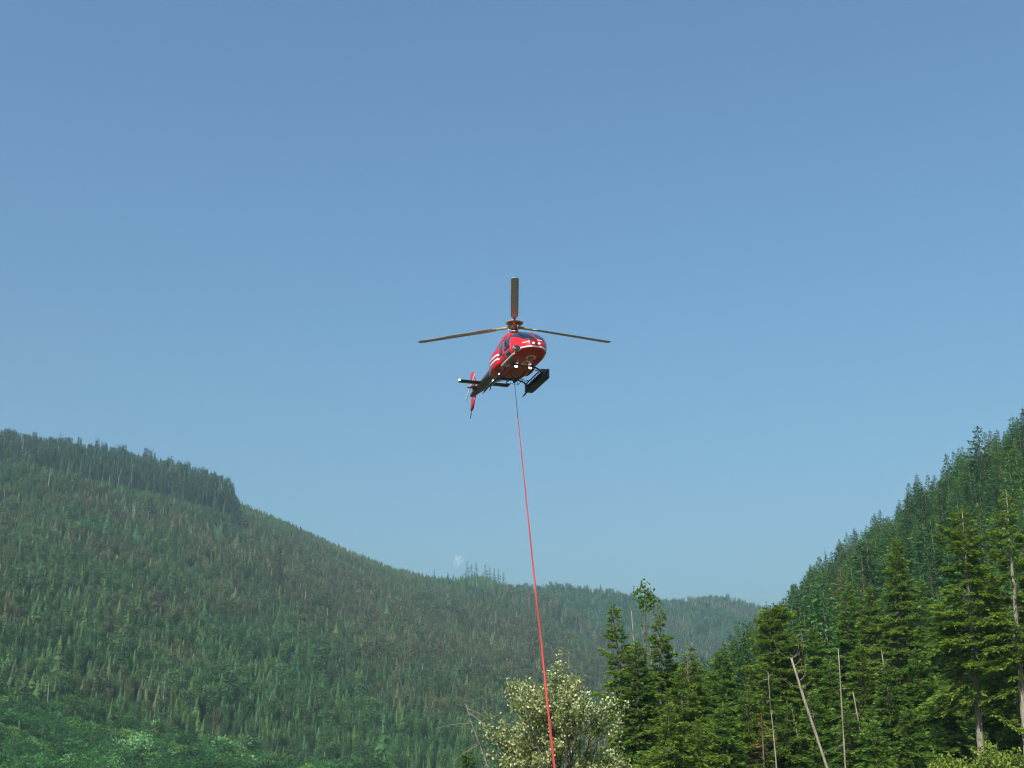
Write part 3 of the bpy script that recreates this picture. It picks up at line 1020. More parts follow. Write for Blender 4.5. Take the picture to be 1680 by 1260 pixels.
def pole(name, label, top, bottom, dist, r0, r1, mat='snag', seed=0, stubs=6, cat='dead tree', stub_len=.9, droop=False, bend=0.0, z_end=None):
    """bare stem from the ground to a tip seen at pixel top, passing pixel bottom"""
    tip = at(top[0], top[1], dist); bot = at(bottom[0], bottom[1], dist)
    k = (bot.z - (ground_z(bot.x, bot.y) - .1)) / max(.1, tip.z - bot.z)
    base = bot + (bot - tip) * k
    rs = np.random.default_rng(seed)
    n = 9
    s = np.linspace(0, 1, n)
    T = np.array(tip - base)
    path = s[:, None] * T[None] + np.cumsum(rs.normal(0, .02, (n, 3)), 0) * np.array([1, 1, 0]) + np.stack([bend * np.sin(s * 3.14), 0 * s, 0 * s], 1)
    path -= path[0]
    root = empty(name, base)
    v, f, c = tube(path, .66 * (r0 + (r1 - r0) * s) * (1 + .12 * rs.normal(size=n)), 8)
    obj('trunk', mesh_np('trunk', v, [f] + c, M[mat], True), root)
    for i in range(stubs):
        q = rs.uniform(.35, .97)
        p = np.array([np.interp(q, s, path[:, j]) for j in range(3)])
        ph = rs.uniform(0, 6.28); ln = stub_len * rs.uniform(.4, 1.2)
        d = np.array([math.cos(ph), math.sin(ph), rs.uniform(-.5, .3)])
        w = np.linspace(0, 1, 5)[:, None]
        pth = p + d * ln * w + np.array([0, 0, -1.0]) * (w ** 2) * ln * (.9 if droop else .2)
        v, f, c = tube(pth, np.linspace(.022, .007, 5), 5)
        obj('branch', mesh_np('branch', v, [f] + c, M[mat], True), root)
    tag(root, label, cat)
    return root, path


# the leaning pole with its fan of hanging dead boughs
lp, lpath = pole('leaning_pole', 'thick pale pole leaning left with a fan of dead boughs at its top', (1298, 1080), (1357, 1260), 92, .19, .12, seed=71, stubs=9, stub_len=.4)
rs_ = np.random.default_rng(72)
for i in range(11):
    p = lpath[-1] * (1 - .05 * (i % 5))
    ln = rs_.uniform(1.6, 3.0)
    ph = rs_.uniform(-.7, .9) if i < 9 else rs_.uniform(2.3, 3.9)
    w = np.linspace(0, 1, 7)[:, None]
    out = np.array([math.cos(ph), math.sin(ph) * .7, 0])
    pth = p + out * ln * .42 * np.sin(w * 1.7) + np.array([-.18, 0, 1.0]) * (w ** 1.5) * ln * rs_.uniform(.35, .85)
    v, f, c = tube(pth, np.linspace(.016, .005, 7), 5)
    obj('branch', mesh_np('branch', v, [f] + c, M['snag'], True), lp)

pole('thin_snag', 'thin straight pale snag rising from the picture\'s lower edge', (1260, 1102), (1273, 1260), 90, .10, .035, seed=73, stubs=5)
pole('straight_pole', 'straight bare reddish-white pole right of the leaning one', (1375, 1064), (1387, 1260), 94, .12, .05, seed=74, stubs=8)
pole('broken_stem', 'crooked pale stem with knobs amid dark boughs', (1400, 1136), (1412, 1260), 97, .10, .07, seed=75, stubs=8, bend=.25, stub_len=.6)
pole('pale_stem', 'slim pale stem behind the boughs right of the thin snag', (1301, 1158), (1312, 1215), 104, .09, .06, seed=77, stubs=4)
pole('dead_spire', 'slim dead stem among boughs under the second tallest conifer', (1446, 1066), (1460, 1150), 107, .11, .06, seed=78, stubs=5)
pole('dead_spike', 'dead reddish spike standing bare between the two leftmost firs', (1037, 1002), (1043, 1075), 97, .13, .05, seed=82, stubs=3, stub_len=.4)
pole('dead_spire', 'pale stem showing through the broad fir behind the poplar', (1043, 1170), (1047, 1215), 97, .11, .09, seed=83, stubs=3)
pole('leaning_snag', 'thin dead tree leaning left beside the poplar, with drooping twigs', (768, 1155), (802, 1260), 62, .075, .02, seed=85, stubs=12, stub_len=1.5)

def rusty_conifer():
    dist = 95
    tip = at(1252, 1170, dist); bp = at(1256, 1300, dist)
    gz = ground_z(bp.x, bp.y)
    m = conifer(90, tip.z - gz, 1.9, bare=.1, whorl=.6, per=5, den=5, droop=.25, size=(.4, .13), gaps=0.17, mats=('bark', 'dead_needle'))
    add_tree('dead_conifer', m, (bp.x, bp.y, gz - .1), 'small dead conifer with rust-orange needles left of the thin snag', 'dead tree')


rusty_conifer()


def leafy(name, label, cat, base, H, spread, seed, leaf_mat, nleaf, leaf, pale, bark, stems=3, levels=4, flat=1.0, group=None, dirs=None, forks=4):
    """broadleaf tree or bush grown by forking limbs; leaves sit along the last two orders of twigs"""
    rs = np.random.default_rng(seed)
    trunk, limbs = Acc(), Acc()
    tw = []

    def grow(p, d, ln, r, lv):
        n = 5
        pts = [p]
        for i in range(n - 1):
            d = d + rs.normal(0, .10, 3) + np.array([0, 0, .03])
            d = d / np.linalg.norm(d)
            pts.append(pts[-1] + d * ln / (n - 1))
        pts = np.array(pts)
        (trunk if lv == 0 else limbs).tube(pts, np.linspace(r, r * .62, n), 7 if lv < 2 else 4, cap=False)
        if lv >= levels - 1:
            tw.append(pts)
        if lv < levels:
            for k in range(forks if lv else 5):
                q = rs.uniform(.35, 1.0) if k else 1.0
                b = np.array([np.interp(q, np.linspace(0, 1, n), pts[:, j]) for j in range(3)])
                a = rs.uniform(0, 6.28)
                e = np.array([math.cos(a), math.sin(a), 0]) * spread * rs.uniform(.6, 1.2)
                nd = d * (1.0 if k == 0 else .75) + e * (.45 if k == 0 else 1.0)
                nd[2] = nd[2] * flat + .12
                grow(b, nd / np.linalg.norm(nd), ln * rs.uniform(.55, .78), r * .55, lv + 1)

    for s, dv in enumerate(dirs or ()):
        d = np.array(dv[:3], float)
        grow(np.array([.1 * d[0], .1 * d[1], 0]), d / np.linalg.norm(d), H * .40 * dv[3], .011 * H, 0)
    for s in range(0 if dirs else stems):
        a = 6.283 * s / stems + rs.uniform(-.4, .4)
        d = np.array([math.cos(a) * .35 * spread * (stems > 1), math.sin(a) * .35 * spread * (stems > 1), 1.0])
        grow(np.array([0.12 * math.cos(a), .12 * math.sin(a), 0]), d / np.linalg.norm(d), H * .40 * rs.uniform(.85, 1.1), .016 * H, 0)
    tw = np.array(tw)
    k = rs.integers(0, len(tw), nleaf)
    q = rs.uniform(.1, 1.0, nleaf) * (tw.shape[1] - 1)
    i = np.minimum(q.astype(int), tw.shape[1] - 2); fr = (q - i)[:, None]
    c = tw[k, i] * (1 - fr) + tw[k, i + 1] * fr + rs.normal(0, leaf * .8, (nleaf, 3))
    d = rs.normal(0, 1, (nleaf, 3)) + np.array([0, 0, -.3])
    sh = np.where(rs.random(nleaf) < pale, rs.uniform(.6, 1.0, nleaf), rs.uniform(0, .22, nleaf))
    sc = H / c[:, 2].max()
    root = empty(name, base)
    root.scale = (sc, sc, sc)
    obj('trunk', trunk.mesh('trunk', M[bark]), root)
    tag(obj('branches', limbs.mesh('branches', M[bark]), root), kind='stuff')
    obj('crown', sprays(c, d, leaf * rs.uniform(.7, 1.3, nleaf) / sc, leaf * .75 / sc, rs, sh, 'crown', M[leaf_mat]), root)
    tag(root, label, cat, group)
    return root


b1 = at(933, 1300, 64); b1.z = ground_z(b1.x, b1.y) - .1
leafy('poplar_tree', 'broad poplar with pale cream and green leaves behind the red line', 'tree', b1, at(900, 1066, 64).z - b1.z, .68, 101, 'poplar_leaf', 22000, .15, .32, 'bark', forks=4,
      dirs=[(-.95, 0, .62, .80), (-.30, -.2, 1, 1.10), (.24, .2, 1, 1.15), (.62, -.1, .62, .62)])
b2 = at(1590, 1330, 76); b2.z = ground_z(b2.x, b2.y) - .1
leafy('leafy_bush', 'yellow-green leafy bush at the foot of the tallest conifer', 'bush', b2, at(1585, 1205, 76).z - b2.z, 1.1, 102, 'bush_leaf', 9000, .17, .5, 'bark', stems=5, levels=3)
b3 = at(1655, 1330, 74); b3.z = ground_z(b3.x, b3.y) - .1
leafy('leafy_bush', 'yellow-green leafy bush in the lower right corner', 'bush', b3, at(1655, 1216, 74).z - b3.z, 1.1, 103, 'bush_leaf', 8000, .17, .5, 'bark', stems=5, levels=3)


# ------------------------------------------------------------------ the helicopter
HELI_YAW = math.radians(17.5)
HUB_Z = 3.14
hub_world = at(844, 536, 53.6)
HELI_LOC = Vector((hub_world.x, hub_world.y, hub_world.z - HUB_Z))


def paint(name, c, grime=None, rough=.32):
    """gloss paint with faint mottling; grime = colour of the oil and soot staining under the rear fuselage"""
    t = NT(name)
    f = t.noise(2.2, 5)
    col = t.mix(f, tuple(x * .9 for x in c), tuple(min(1, x * 1.08) for x in c))
    rg = rough
    if grime:
        tc = t.n('ShaderNodeTexCoord')
        sp = t.n('ShaderNodeSeparateXYZ')
        t.l(tc.outputs['Object'], sp.inputs[0])
        mp = t.n('ShaderNodeMapping'); mp.inputs['Scale'].default_value = (.9, 4.5, 4.5)
        t.l(tc.outputs['Object'], mp.inputs['Vector'])
        st = t.noise(1.6, 6, .62, vec=mp.outputs['Vector'])

        def rampf(sock, a, b):
            m = t.n('ShaderNodeMapRange'); m.inputs['From Min'].default_value = a; m.inputs['From Max'].default_value = b
            t.l(sock, m.inputs['Value']); return m.outputs['Result']
        low = rampf(sp.outputs['Z'], 1.15, .7)
        aft = rampf(sp.outputs['X'], 1.2, -1.4)
        boom = rampf(sp.outputs['X'], -.9, -1.9)
        mm = t.n('ShaderNodeMath', operation='MULTIPLY'); t.l(low, mm.inputs[0]); t.l(aft, mm.inputs[1])
        mx = t.n('ShaderNodeMath', operation='MAXIMUM'); t.l(mm.outputs[0], mx.inputs[0]); t.l(boom, mx.inputs[1])
        sr = rampf(st, .30, .52)
        m2 = t.n('ShaderNodeMath', operation='MULTIPLY'); t.l(mx.outputs[0], m2.inputs[0]); t.l(sr, m2.inputs[1])
        col = t.mix(m2.outputs[0], col, grime)
    return t.done(t.principled(col, rg, .45, 0, .25))


M['red'] = paint('red_paint', (0.62, 0.012, 0.020), (0.075, 0.040, 0.030))
M['fin_red'] = paint('fin_red_paint', (0.60, 0.014, 0.024))
M['boom_paint'] = paint('tail_boom_paint', (0.075, 0.022, 0.020), (0.020, 0.017, 0.019))
M['white'] = paint('white_paint', (0.82, 0.80, 0.78))
M['letter'] = paint('letter_paint', (0.85, 0.76, 0.70), None, .5)
M['black'] = simple_mat('black_metal', (0.022, 0.029, 0.042), .45, .5, .0)
M['blade'] = simple_mat('blade_composite', (0.55, 0.60, 0.66), .7, .2)
M['grip'] = simple_mat('blade_sleeve', (0.28, 0.30, 0.12), .5, .4)
M['hub'] = simple_mat('rotor_hub_metal', (0.16, 0.10, 0.09), .45, .5, .2)
M['steel'] = simple_mat('bare_steel', (0.45, 0.43, 0.40), .35, .5, .8)
M['soot'] = simple_mat('exhaust_soot', (0.05, 0.04, 0.035), .7, .3, .3)


def glass_mat():
    t = NT('tinted_glass')
    return t.done(t.principled((0.012, 0.016, 0.035), .06, .6, 0, .8))


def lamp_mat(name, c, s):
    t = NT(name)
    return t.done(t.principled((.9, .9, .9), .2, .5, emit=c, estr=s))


M['glass'] = glass_mat()
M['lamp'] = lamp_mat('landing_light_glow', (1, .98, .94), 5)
M['nav'] = lamp_mat('navigation_light_glow', (.75, 1, .9), 5)

ST = np.array([
    # x, half width, z bottom, z top
    (3.36, .04, 1.12, 1.22), (3.30, .26, .98, 1.40), (3.12, .50, .84, 1.58), (2.8, .72, .73, 1.80), (2.4, .85, .665, 2.02), (2.0, .91, .635, 2.18),
    (1.5, .935, .62, 2.31), (1.0, .94, .61, 2.38), (0.0, .94, .61, 2.40), (-.7, .935, .63, 2.38), (-1.2, .89, .74, 2.36), (-1.7, .78, .95, 2.33),
    (-2.1, .64, 1.14, 2.30), (-2.5, .50, 1.28, 2.25), (-2.9, .41, 1.36, 2.18)])
_sx = ST[::-1, 0]


def _herm(x, col):
    ys = ST[::-1, col]
    m = np.gradient(ys, _sx)
    i = np.clip(np.searchsorted(_sx, x) - 1, 0, len(_sx) - 2)
    h = _sx[i + 1] - _sx[i]
    t = np.clip((x - _sx[i]) / h, 0, 1)
    return (ys[i] * (2 * t ** 3 - 3 * t ** 2 + 1) + h * m[i] * (t ** 3 - 2 * t ** 2 + t) + ys[i + 1] * (-2 * t ** 3 + 3 * t ** 2) + h * m[i + 1] * (t ** 3 - t ** 2))


EXPO = 2.7


def whz(x):
    x = np.asarray(x, float)
    w = _herm(x, 1); b = _herm(x, 2); tp = _herm(x, 3)
    return w, (tp - b) / 2, (tp + b) / 2


def pt_theta(x, th):
    w, h, zc = whz(x)
    c, s = np.cos(th), np.sin(th)
    return np.stack([x + 0 * th, w * np.sign(c) * np.abs(c) ** (2 / EXPO), zc + h * np.sign(s) * np.abs(s) ** (2 / EXPO)], -1)


def pt_side(x, z, sgn):
    w, h, zc = whz(x)
    q = np.clip(1 - np.abs((z - zc) / h) ** EXPO, 0, 1) ** (1 / EXPO)
    return np.stack([x + 0 * z, sgn * w * q, z + 0 * x], -1)


def pt_belly(x, y):
    w, h, zc = whz(x)
    q = np.clip(1 - np.abs(y / w) ** EXPO, 0, 1) ** (1 / EXPO)
    return np.stack([x + 0 * y, y + 0 * x, zc - h * q], -1)


def patch(P, off, depth=.02):
    """P: (n,m,3) grid on the fuselage skin -> thin panel standing off proud of it"""
    du = np.gradient(P, axis=0); dv = np.gradient(P, axis=1)
    N = np.cross(du, dv); N /= np.linalg.norm(N, axis=-1, keepdims=True) + 1e-9
    out = P - np.array([0, 0, 1.5])
    out[..., 0] = P[..., 0] * .3
    sg = np.sign((N * out).sum(-1).mean())
    N = N * sg
    n, m = P.shape[:2]
    top = (P + N * off).reshape(-1, 3); bot = (P + N * (off - depth)).reshape(-1, 3)
    i = (np.arange(n - 1)[:, None] * m + np.arange(m - 1)[None]).ravel()
    f = np.stack([i, i + 1, i + m + 1, i + m], 1)
    if sg < 0: f = f[:, ::-1]
    k = n * m
    ring = np.concatenate([np.arange(m - 1), np.arange(n - 1) * m + m - 1, (n - 1) * m + np.arange(m - 1, 0, -1), np.arange(n - 1, 0, -1) * m])
    nx = np.roll(ring, -1)
    sf = np.stack([ring, nx, nx + k, ring + k], 1)
    if sg > 0: sf = sf[:, ::-1]
    return np.concatenate([top, bot]), np.concatenate([f, sf])


def box_mesh(name, c, size, mat, bev=.0, rot=None):
    bm = bmesh.new()
    bmesh.ops.create_cube(bm, size=1)
    bmesh.ops.scale(bm, vec=size, verts=bm.verts)
    if bev: bmesh.ops.bevel(bm, geom=bm.edges[:], offset=bev, segments=3, affect='EDGES', profile=.5)
    if rot is not None: bmesh.ops.transform(bm, matrix=rot, verts=bm.verts)
    bmesh.ops.translate(bm, vec=c, verts=bm.verts)
    me = bpy.data.meshes.new(name)
    bm.to_mesh(me); bm.free()
    me.materials.append(mat)
    if bev:
        for p in me.polygons: p.use_smooth = True
    return me


def tube_mesh(name, path, rad, mat, sides=10):
    v, f, c = tube(path, rad, sides)
    return mesh_np(name, v, [f] + c, mat, True)


def lathe(name, prof, mat, n=24, centre=(0, 0, 0), axis='z', closed=False):
    prof = np.array(prof + prof[:1] if closed else prof, float)
    a = np.linspace(0, 2 * np.pi, n, endpoint=False)
    v = np.stack([prof[:, None, 0] * np.cos(a), prof[:, None, 0] * np.sin(a), prof[:, None, 1] + 0 * a], -1).reshape(-1, 3)
    if axis == 'x': v = v[:, [2, 0, 1]]
    if axis == 'y': v = v[:, [1, 2, 0]]
    m = len(prof)
    i = np.arange(m - 1)[:, None] * n; j = np.arange(n)[None]; k = (j + 1) % n
    f = np.stack([i + j, i + k, i + n + k, i + n + j], -1).reshape(-1, 4)
    return mesh_np(name, v + np.array(centre), [f] if closed else [f, np.arange(n)[::-1][None], ((m - 1) * n + np.arange(n))[None]], mat, True)


def loft(name, secs, mat, n=28, expo=2.4):
    """secs: (x, y0, halfwidth, zb, zt)"""
    secs = np.array(secs, float)
    th = np.linspace(0, 2 * np.pi, n, endpoint=False)
    c, s = np.cos(th), np.sin(th)
    cy = np.sign(c) * np.abs(c) ** (2 / expo); cz = np.sign(s) * np.abs(s) ** (2 / expo)
    v = np.stack([secs[:, 0:1] + 0 * cy, secs[:, 1:2] + secs[:, 2:3] * cy, (secs[:, 3:4] + secs[:, 4:5]) / 2 + (secs[:, 4:5] - secs[:, 3:4]) / 2 * cz], -1).reshape(-1, 3)
    m = len(secs)
    i = np.arange(m - 1)[:, None] * n; j = np.arange(n)[None]; k = (j + 1) % n
    f = np.stack([i + j, i + n + j, i + n + k, i + k], -1).reshape(-1, 4)
    return mesh_np(name, v, [f, np.arange(n)[None], ((m - 1) * n + np.arange(n))[::-1][None]], mat, True)


def build_helicopter():
    root = empty('helicopter', HELI_LOC, -(math.pi / 2 - HELI_YAW))
    tag(root, 'red single-engine utility helicopter hovering nose-on with long line below', 'helicopter')
    H = lambda name, me, parent=root: obj(name, me, parent)
    # body
    xs = np.concatenate([np.linspace(3.36, 2.6, 16), np.linspace(2.5, -2.9, 46)])
    th = np.linspace(0, 2 * np.pi, 56, endpoint=False)
    P = np.stack([pt_theta(np.full_like(th, x), th) for x in xs])
    n, m = P.shape[:2]
    i = np.arange(n - 1)[:, None] * m; j = np.arange(m)[None]; k = (j + 1) % m
    f = np.stack([i + j, i + k, i + m + k, i + m + j], -1).reshape(-1, 4)
    H('fuselage', mesh_np('fuselage', P.reshape(-1, 3), [f[:, ::-1], np.arange(m)[None], ((n - 1) * m + np.arange(m))[::-1][None]], M['red'], True))
    H('tail_boom', loft('tail_boom', [(-2.7, 0, .42, 1.32, 2.16), (-3.2, 0, .36, 1.46, 2.14), (-4.2, 0, .31, 1.56, 2.12), (-5.2, 0, .25, 1.66, 2.10), (-6.2, 0, .19, 1.76, 2.08),
                                      (-7.0, 0, .14, 1.84, 2.06), (-7.35, 0, .06, 1.92, 2.02)], M['boom_paint'], 24, 2.1))
    cow = H('engine_cowling', loft('engine_cowling', [(1.0, 0, .10, 2.33, 2.37), (.8, 0, .42, 2.22, 2.46), (.45, 0, .54, 2.2, 2.66), (.1, 0, .56, 2.2, 2.80), (-.3, 0, .57, 2.2, 2.80), (-1.0, 0, .56, 2.15, 2.70),
                                       (-1.8, 0, .50, 2.1, 2.62), (-2.4, 0, .40, 2.05, 2.52), (-2.7, 0, .30, 2.1, 2.42)], M['red'], 28, 2.6))
    obj('exhaust_pipe', tube_mesh('exhaust_pipe', [(-2.5, 0, 2.33), (-2.85, 0, 2.38), (-3.05, 0, 2.46)], [.17, .17, .18], M['soot'], 16), cow)
    # windscreen panes, meeting at a red centre post
    for sg in (1, -1):
        T = np.linspace(math.radians(33), math.radians(86.5), 12)
        if sg < 0: T = math.pi - T
        G = np.zeros((10, 12, 3))
        for b, t in enumerate(T):
            cand = np.linspace(3.3, 1.6, 240)
            zz = pt_theta(cand, np.full_like(cand, t))[:, 2]
            xf = cand[np.argmax(zz > 1.45)]
            xr = 1.72 + .25 * (1 - abs(math.sin(t)))
            xq = np.linspace(xf, min(xr, xf - .05), 10)
            G[:, b] = pt_theta(xq, np.full(10, t))
        v, f = patch(G, .010)
        H('windscreen', mesh_np('windscreen', v, f, M['glass'], True))
    # doors with windows
    def side_panel(x0, x1, z0, z1, sg, off, mat, name, parent, slant=0.0, nx=10, nz=8):
        X, Z = np.meshgrid(np.linspace(x0, x1, nx), np.linspace(z0, z1, nz), indexing='ij')
        X = X + slant * (Z - z0) / (z1 - z0)
        v, f = patch(pt_side(X, Z, sg), off)
        return obj(name, mesh_np(name, v, f, mat, True), parent)
    for sg in (-1, 1):
        d = side_panel(1.02, 2.26, .80, 2.20, sg, .006, M['red'], 'door', root, -.42)
        side_panel(1.16, 1.98, 1.42, 2.12, sg, .014, M['glass'], 'door_window', d, -.22)
        side_panel(1.42, 2.02, .92, 1.30, sg, .014, M['glass'], 'door_lower_window', d, -.05)
        obj('handle', box_mesh('handle', (1.12, sg * .965, 1.30), (.16, .03, .035), M['black'], .006), d)
        d = side_panel(-.10, .96, .80, 2.22, sg, .006, M['red'], 'rear_door', root)
        side_panel(.08, .82, 1.42, 2.10, sg, .014, M['glass'], 'rear_door_window', d)
        # bulged luggage pod on the flank
        pod = H('side_pod', loft('side_pod', [(.40, sg * .86, .05, 1.15, 1.75), (.34, sg * .86, .13, 1.0, 1.86), (.15, sg * .87, .19, .93, 1.91), (-.3, sg * .87, .21, .90, 1.93), (-.75, sg * .86, .19, .93, 1.91),
                                         (-.95, sg * .84, .12, 1.03, 1.84), (-1.02, sg * .82, .05, 1.15, 1.75)], M['red'], 28, 3.4))
        for zz in (1.34, 1.54):
            # the stripe wraps the pod just proud of its skin
            A = Acc()
            pth = []
            for x, w, yc in ((.385, .04, .86), (.362, .10, .86), (.30, .155, .865), (.15, .192, .87), (-.3, .212, .87), (-.75, .192, .86), (-.93, .13, .84)):
                pth.append((x, sg * (yc + w)))
            pth = np.array(pth)
            t = np.gradient(pth, axis=0); nr = np.stack([t[:, 1], -t[:, 0]], 1) * (1 if sg < 0 else -1); nr /= np.linalg.norm(nr, axis=1, keepdims=True)
            nr = np.where((nr[:, 1:2] * sg < 0), -nr, nr)
            vv = []
            for o_ in (.008, -.05):
                for dz in (-.048, .048):
                    q = pth + nr * o_
                    vv.append(np.column_stack([q, np.full(len(q), zz + dz)]))
            k = len(pth); V = np.concatenate(vv)
            a = np.arange(k - 1)
            F = np.concatenate([np.stack([a + s0, a + 1 + s0, a + 1 + s1, a + s1], 1) for s0, s1 in ((0, k), (k, 3 * k), (3 * k, 2 * k), (2 * k, 0))])
            obj('stripe', mesh_np('stripe', V, F, M['white'], True), pod)
        # flank stripe below the doors
        side_panel(.35, 2.35, .875, .955, sg, .020, M['white'], 'flank_stripe', root, 0, 24, 3)
    # stripe round the nose
    yy = np.linspace(-.80, .80, 41)
    G = np.zeros((4, 41, 3))
    for a, z in enumerate(np.linspace(.985, 1.08, 4)):
        for b, y in enumerate(yy):
            cand = np.linspace(3.36, 1.8, 700)
            w, h, zc = whz(cand)
            val = np.abs(y / w) ** EXPO + np.abs((z - zc) / h) ** EXPO
            G[a, b] = (cand[np.argmax(val < 1)], y, z)
    v, f = patch(G, .012)
    H('nose_stripe', mesh_np('nose_stripe', v, f, M['white'], True))

    def nose_point(y, z):
        cand = np.linspace(3.36, 1.8, 900)
        w, h, zc = whz(cand)
        val = np.abs(y / w) ** EXPO + np.abs((z - zc) / h) ** EXPO
        return float(cand[np.argmax(val < 1)])
    # nose marking: a short white word too small to read
    G = np.array([[(nose_point(y, z), y, z) for y in np.linspace(.10, .36, 10)] for z in (1.415, 1.45)])
    v, f = patch(G, .010)
    H('nose_marking', mesh_np('nose_marking', v, f, M['white']))
    G = np.array([[(nose_point(y, z), y, z) for y in np.linspace(-.60, -.36, 10)] for z in (1.30, 1.335)])
    v, f = patch(G, .010)
    H('nose_marking', mesh_np('nose_marking', v, f, M['white']))
    for y in (-.13, .16):
        x = nose_point(y, 1.25)
        nl = H('nose_light', lathe('nose_light', [(.0, -.05), (.045, -.05), (.046, .015), (.038, .028), (.0, .032)], M['lamp'], 16, (x, y, 1.25), 'x'))
        obj('bezel', lathe('bezel', [(.047, -.05), (.060, -.05), (.060, .01), (.047, .01)], M['white'], 16, (x, y, 1.25), 'x', True), nl)
    # belly: landing lights and registration letters
    for y in (-.37, .37):
        p = pt_belly(np.array(1.28), np.array(y))
        p = p + np.array([0, 0, -.09])
        h = H('landing_light', lathe('landing_light', [(.0, -.06), (.075, -.05), (.09, .02), (.07, .05), (0, .06)], M['lamp'], 18, p, 'x'))
        obj('bezel', lathe('bezel', [(.088, -.14), (.115, -.12), (.122, .03), (.092, .03)], M['black'], 18, p, 'x', True), h)
    letters = [('C', 2.52, .50), ('-', 2.12, .46), ('G', 1.80, .46), ('K', 1.36, .44)]
    dg = bpy.context.evaluated_depsgraph_get()
    for ch, x0, size in letters:
        cu = bpy.data.curves.new('letter', 'FONT')
        cu.body = ch
        cu.size = size * 1.45
        cu.align_x = 'CENTER'; cu.align_y = 'CENTER'
        cu.offset = .012
        to = bpy.data.objects.new('letter', cu)
        COL.objects.link(to)
        bpy.context.view_layer.update()
        me = bpy.data.meshes.new_from_object(to.evaluated_get(bpy.context.evaluated_depsgraph_get()))
        bpy.data.objects.remove(to); bpy.data.curves.remove(cu)
        bm = bmesh.new(); bm.from_mesh(me)
        for _ in range(2):
            bmesh.ops.subdivide_edges(bm, edges=[e for e in bm.edges if e.calc_length() > .06], cuts=1)
        bmesh.ops.triangulate(bm, faces=bm.faces[:])
        for vtx in bm.verts:
            u, w_ = vtx.co.x, vtx.co.y       # reading runs from nose to tail, tops of the letters to starboard
            if ch == '-': u, w_ = u, w_ + .0
            x = x0 - u; y = w_ * .95
            q = pt_belly(np.array(x), np.array(y))
            vtx.co = (x, y, float(q[2]) - .008)
        bm.to_mesh(me); bm.free()
        me.materials.clear(); me.materials.append(M['letter'])
        me.name = 'registration_letter'
        H('registration_letter', me)
    # belly hatch plate
    X, Y = np.meshgrid(np.linspace(1.75, 1.25, 6), np.linspace(-.72, -.42, 6), indexing='ij')
    v, f = patch(pt_belly(X, Y), .008)
    H('belly_hatch', mesh_np('belly_hatch', v, f, simple_mat('hatch_grey', (.12, .15, .12), .6)))
    # round cargo mirror on a bracket by the starboard door
    mc = np.array((2.85, -.84, 1.00))
    mr = H('cargo_mirror', lathe('cargo_mirror', [(0, -.10), (.10, -.09), (.17, -.04), (.19, .03), (.185, .05), (0, .055)], M['black'], 22, mc, 'x'))
    obj('mirror_rim', lathe('mirror_rim', [(.186, .0), (.203, .005), (.203, .05), (.186, .06)], M['steel'], 22, mc, 'x', True), mr)
    obj('bracket', tube_mesh('bracket', [(2.4, -.72, .78), (2.66, -.80, .80), (2.78, -.84, .93)], .022, M['steel'], 8), mr)
    obj('bracket', tube_mesh('bracket', [(2.4, -.80, 1.15), (2.6, -.84, 1.12), (2.78, -.84, 1.05)], .018, M['steel'], 8), mr)
    # landing gear
    for sg in (-1, 1):
        sk = H('skid', tube_mesh('skid', [(1.95, sg * 1.08, .30), (1.85, sg * 1.08, .18), (1.7, sg * 1.08, .09), (1.5, sg * 1.08, .06), (.8, sg * 1.08, .055), (-.6, sg * 1.08, .055), (-1.3, sg * 1.08, .055), (-1.6, sg * 1.08, .03)],
                                     [.038, .043, .048, .05, .05, .05, .048, .035], M['black'], 10))
        obj('steel_strip', box_mesh('steel_strip', (-1.55, sg * 1.08, -.01), (.55, .05, .02), M['black'], .004), sk)
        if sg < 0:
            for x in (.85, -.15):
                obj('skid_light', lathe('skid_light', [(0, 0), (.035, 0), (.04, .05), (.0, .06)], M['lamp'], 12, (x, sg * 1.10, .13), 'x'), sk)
        for x in (1.35, -.75):
            H('cross_tube', tube_mesh('cross_tube', [(x, 0, .62), (x, sg * .45, .62), (x, sg * .75, .52), (x, sg * .96, .30), (x, sg * 1.08, .08)], [.05, .05, .047, .045, .045], M['black'], 10))
    H('boarding_step', tube_mesh('boarding_step', [(1.45, -1.08, .10), (1.45, -1.16, .42), (.9, -1.16, .42), (.9, -1.08, .10)], .022, M['black'], 8))
    # cargo basket on the port skid
    bk = H('cargo_basket', box_mesh('cargo_basket', (-.15, 1.255, .13), (2.40, .41, .035), M['black'], .008))
    bx0, bx1, by0, by1, bz0, bz1 = -1.35, 1.05, 1.05, 1.46, .14, .64
    for z, r in ((bz1, .032), (bz0 + .02, .03), ((bz0 + bz1) / 2, .016)):
        obj('rail', tube_mesh('rail', [(bx0, by0, z), (bx1, by0, z)], r, M['black'], 8), bk)
        obj('rail', tube_mesh('rail', [(bx0, by1, z), (bx1, by1, z)], r, M['black'], 8), bk)
        obj('rail', tube_mesh('rail', [(bx0, by0, z), (bx0, by1, z)], r, M['black'], 8), bk)
        obj('rail', tube_mesh('rail', [(bx1, by0, z), (bx1, by1, z)], r, M['black'], 8), bk)
    for x in np.linspace(bx0, bx1, 13):
        for y in (by0, by1):
            obj('bar', tube_mesh('bar', [(x, y, bz0), (x, y, bz1)], .013, M['black'], 6), bk)
    for x, nm in ((bx1, 'end_panel'), (bx0, 'end_panel')):
        obj(nm, box_mesh(nm, (x, (by0 + by1) / 2, (bz0 + bz1) / 2), (.02, .37, .42), M['black'], .004), bk)
    obj('side_panel', box_mesh('side_panel', ((bx0 + bx1) / 2, by1 - .035, .30), (2.32, .014, .28), M['black']), bk)
    obj('side_panel', box_mesh('side_panel', ((bx0 + bx1) / 2, by0 + .035, .33), (2.32, .014, .34), M['black']), bk)
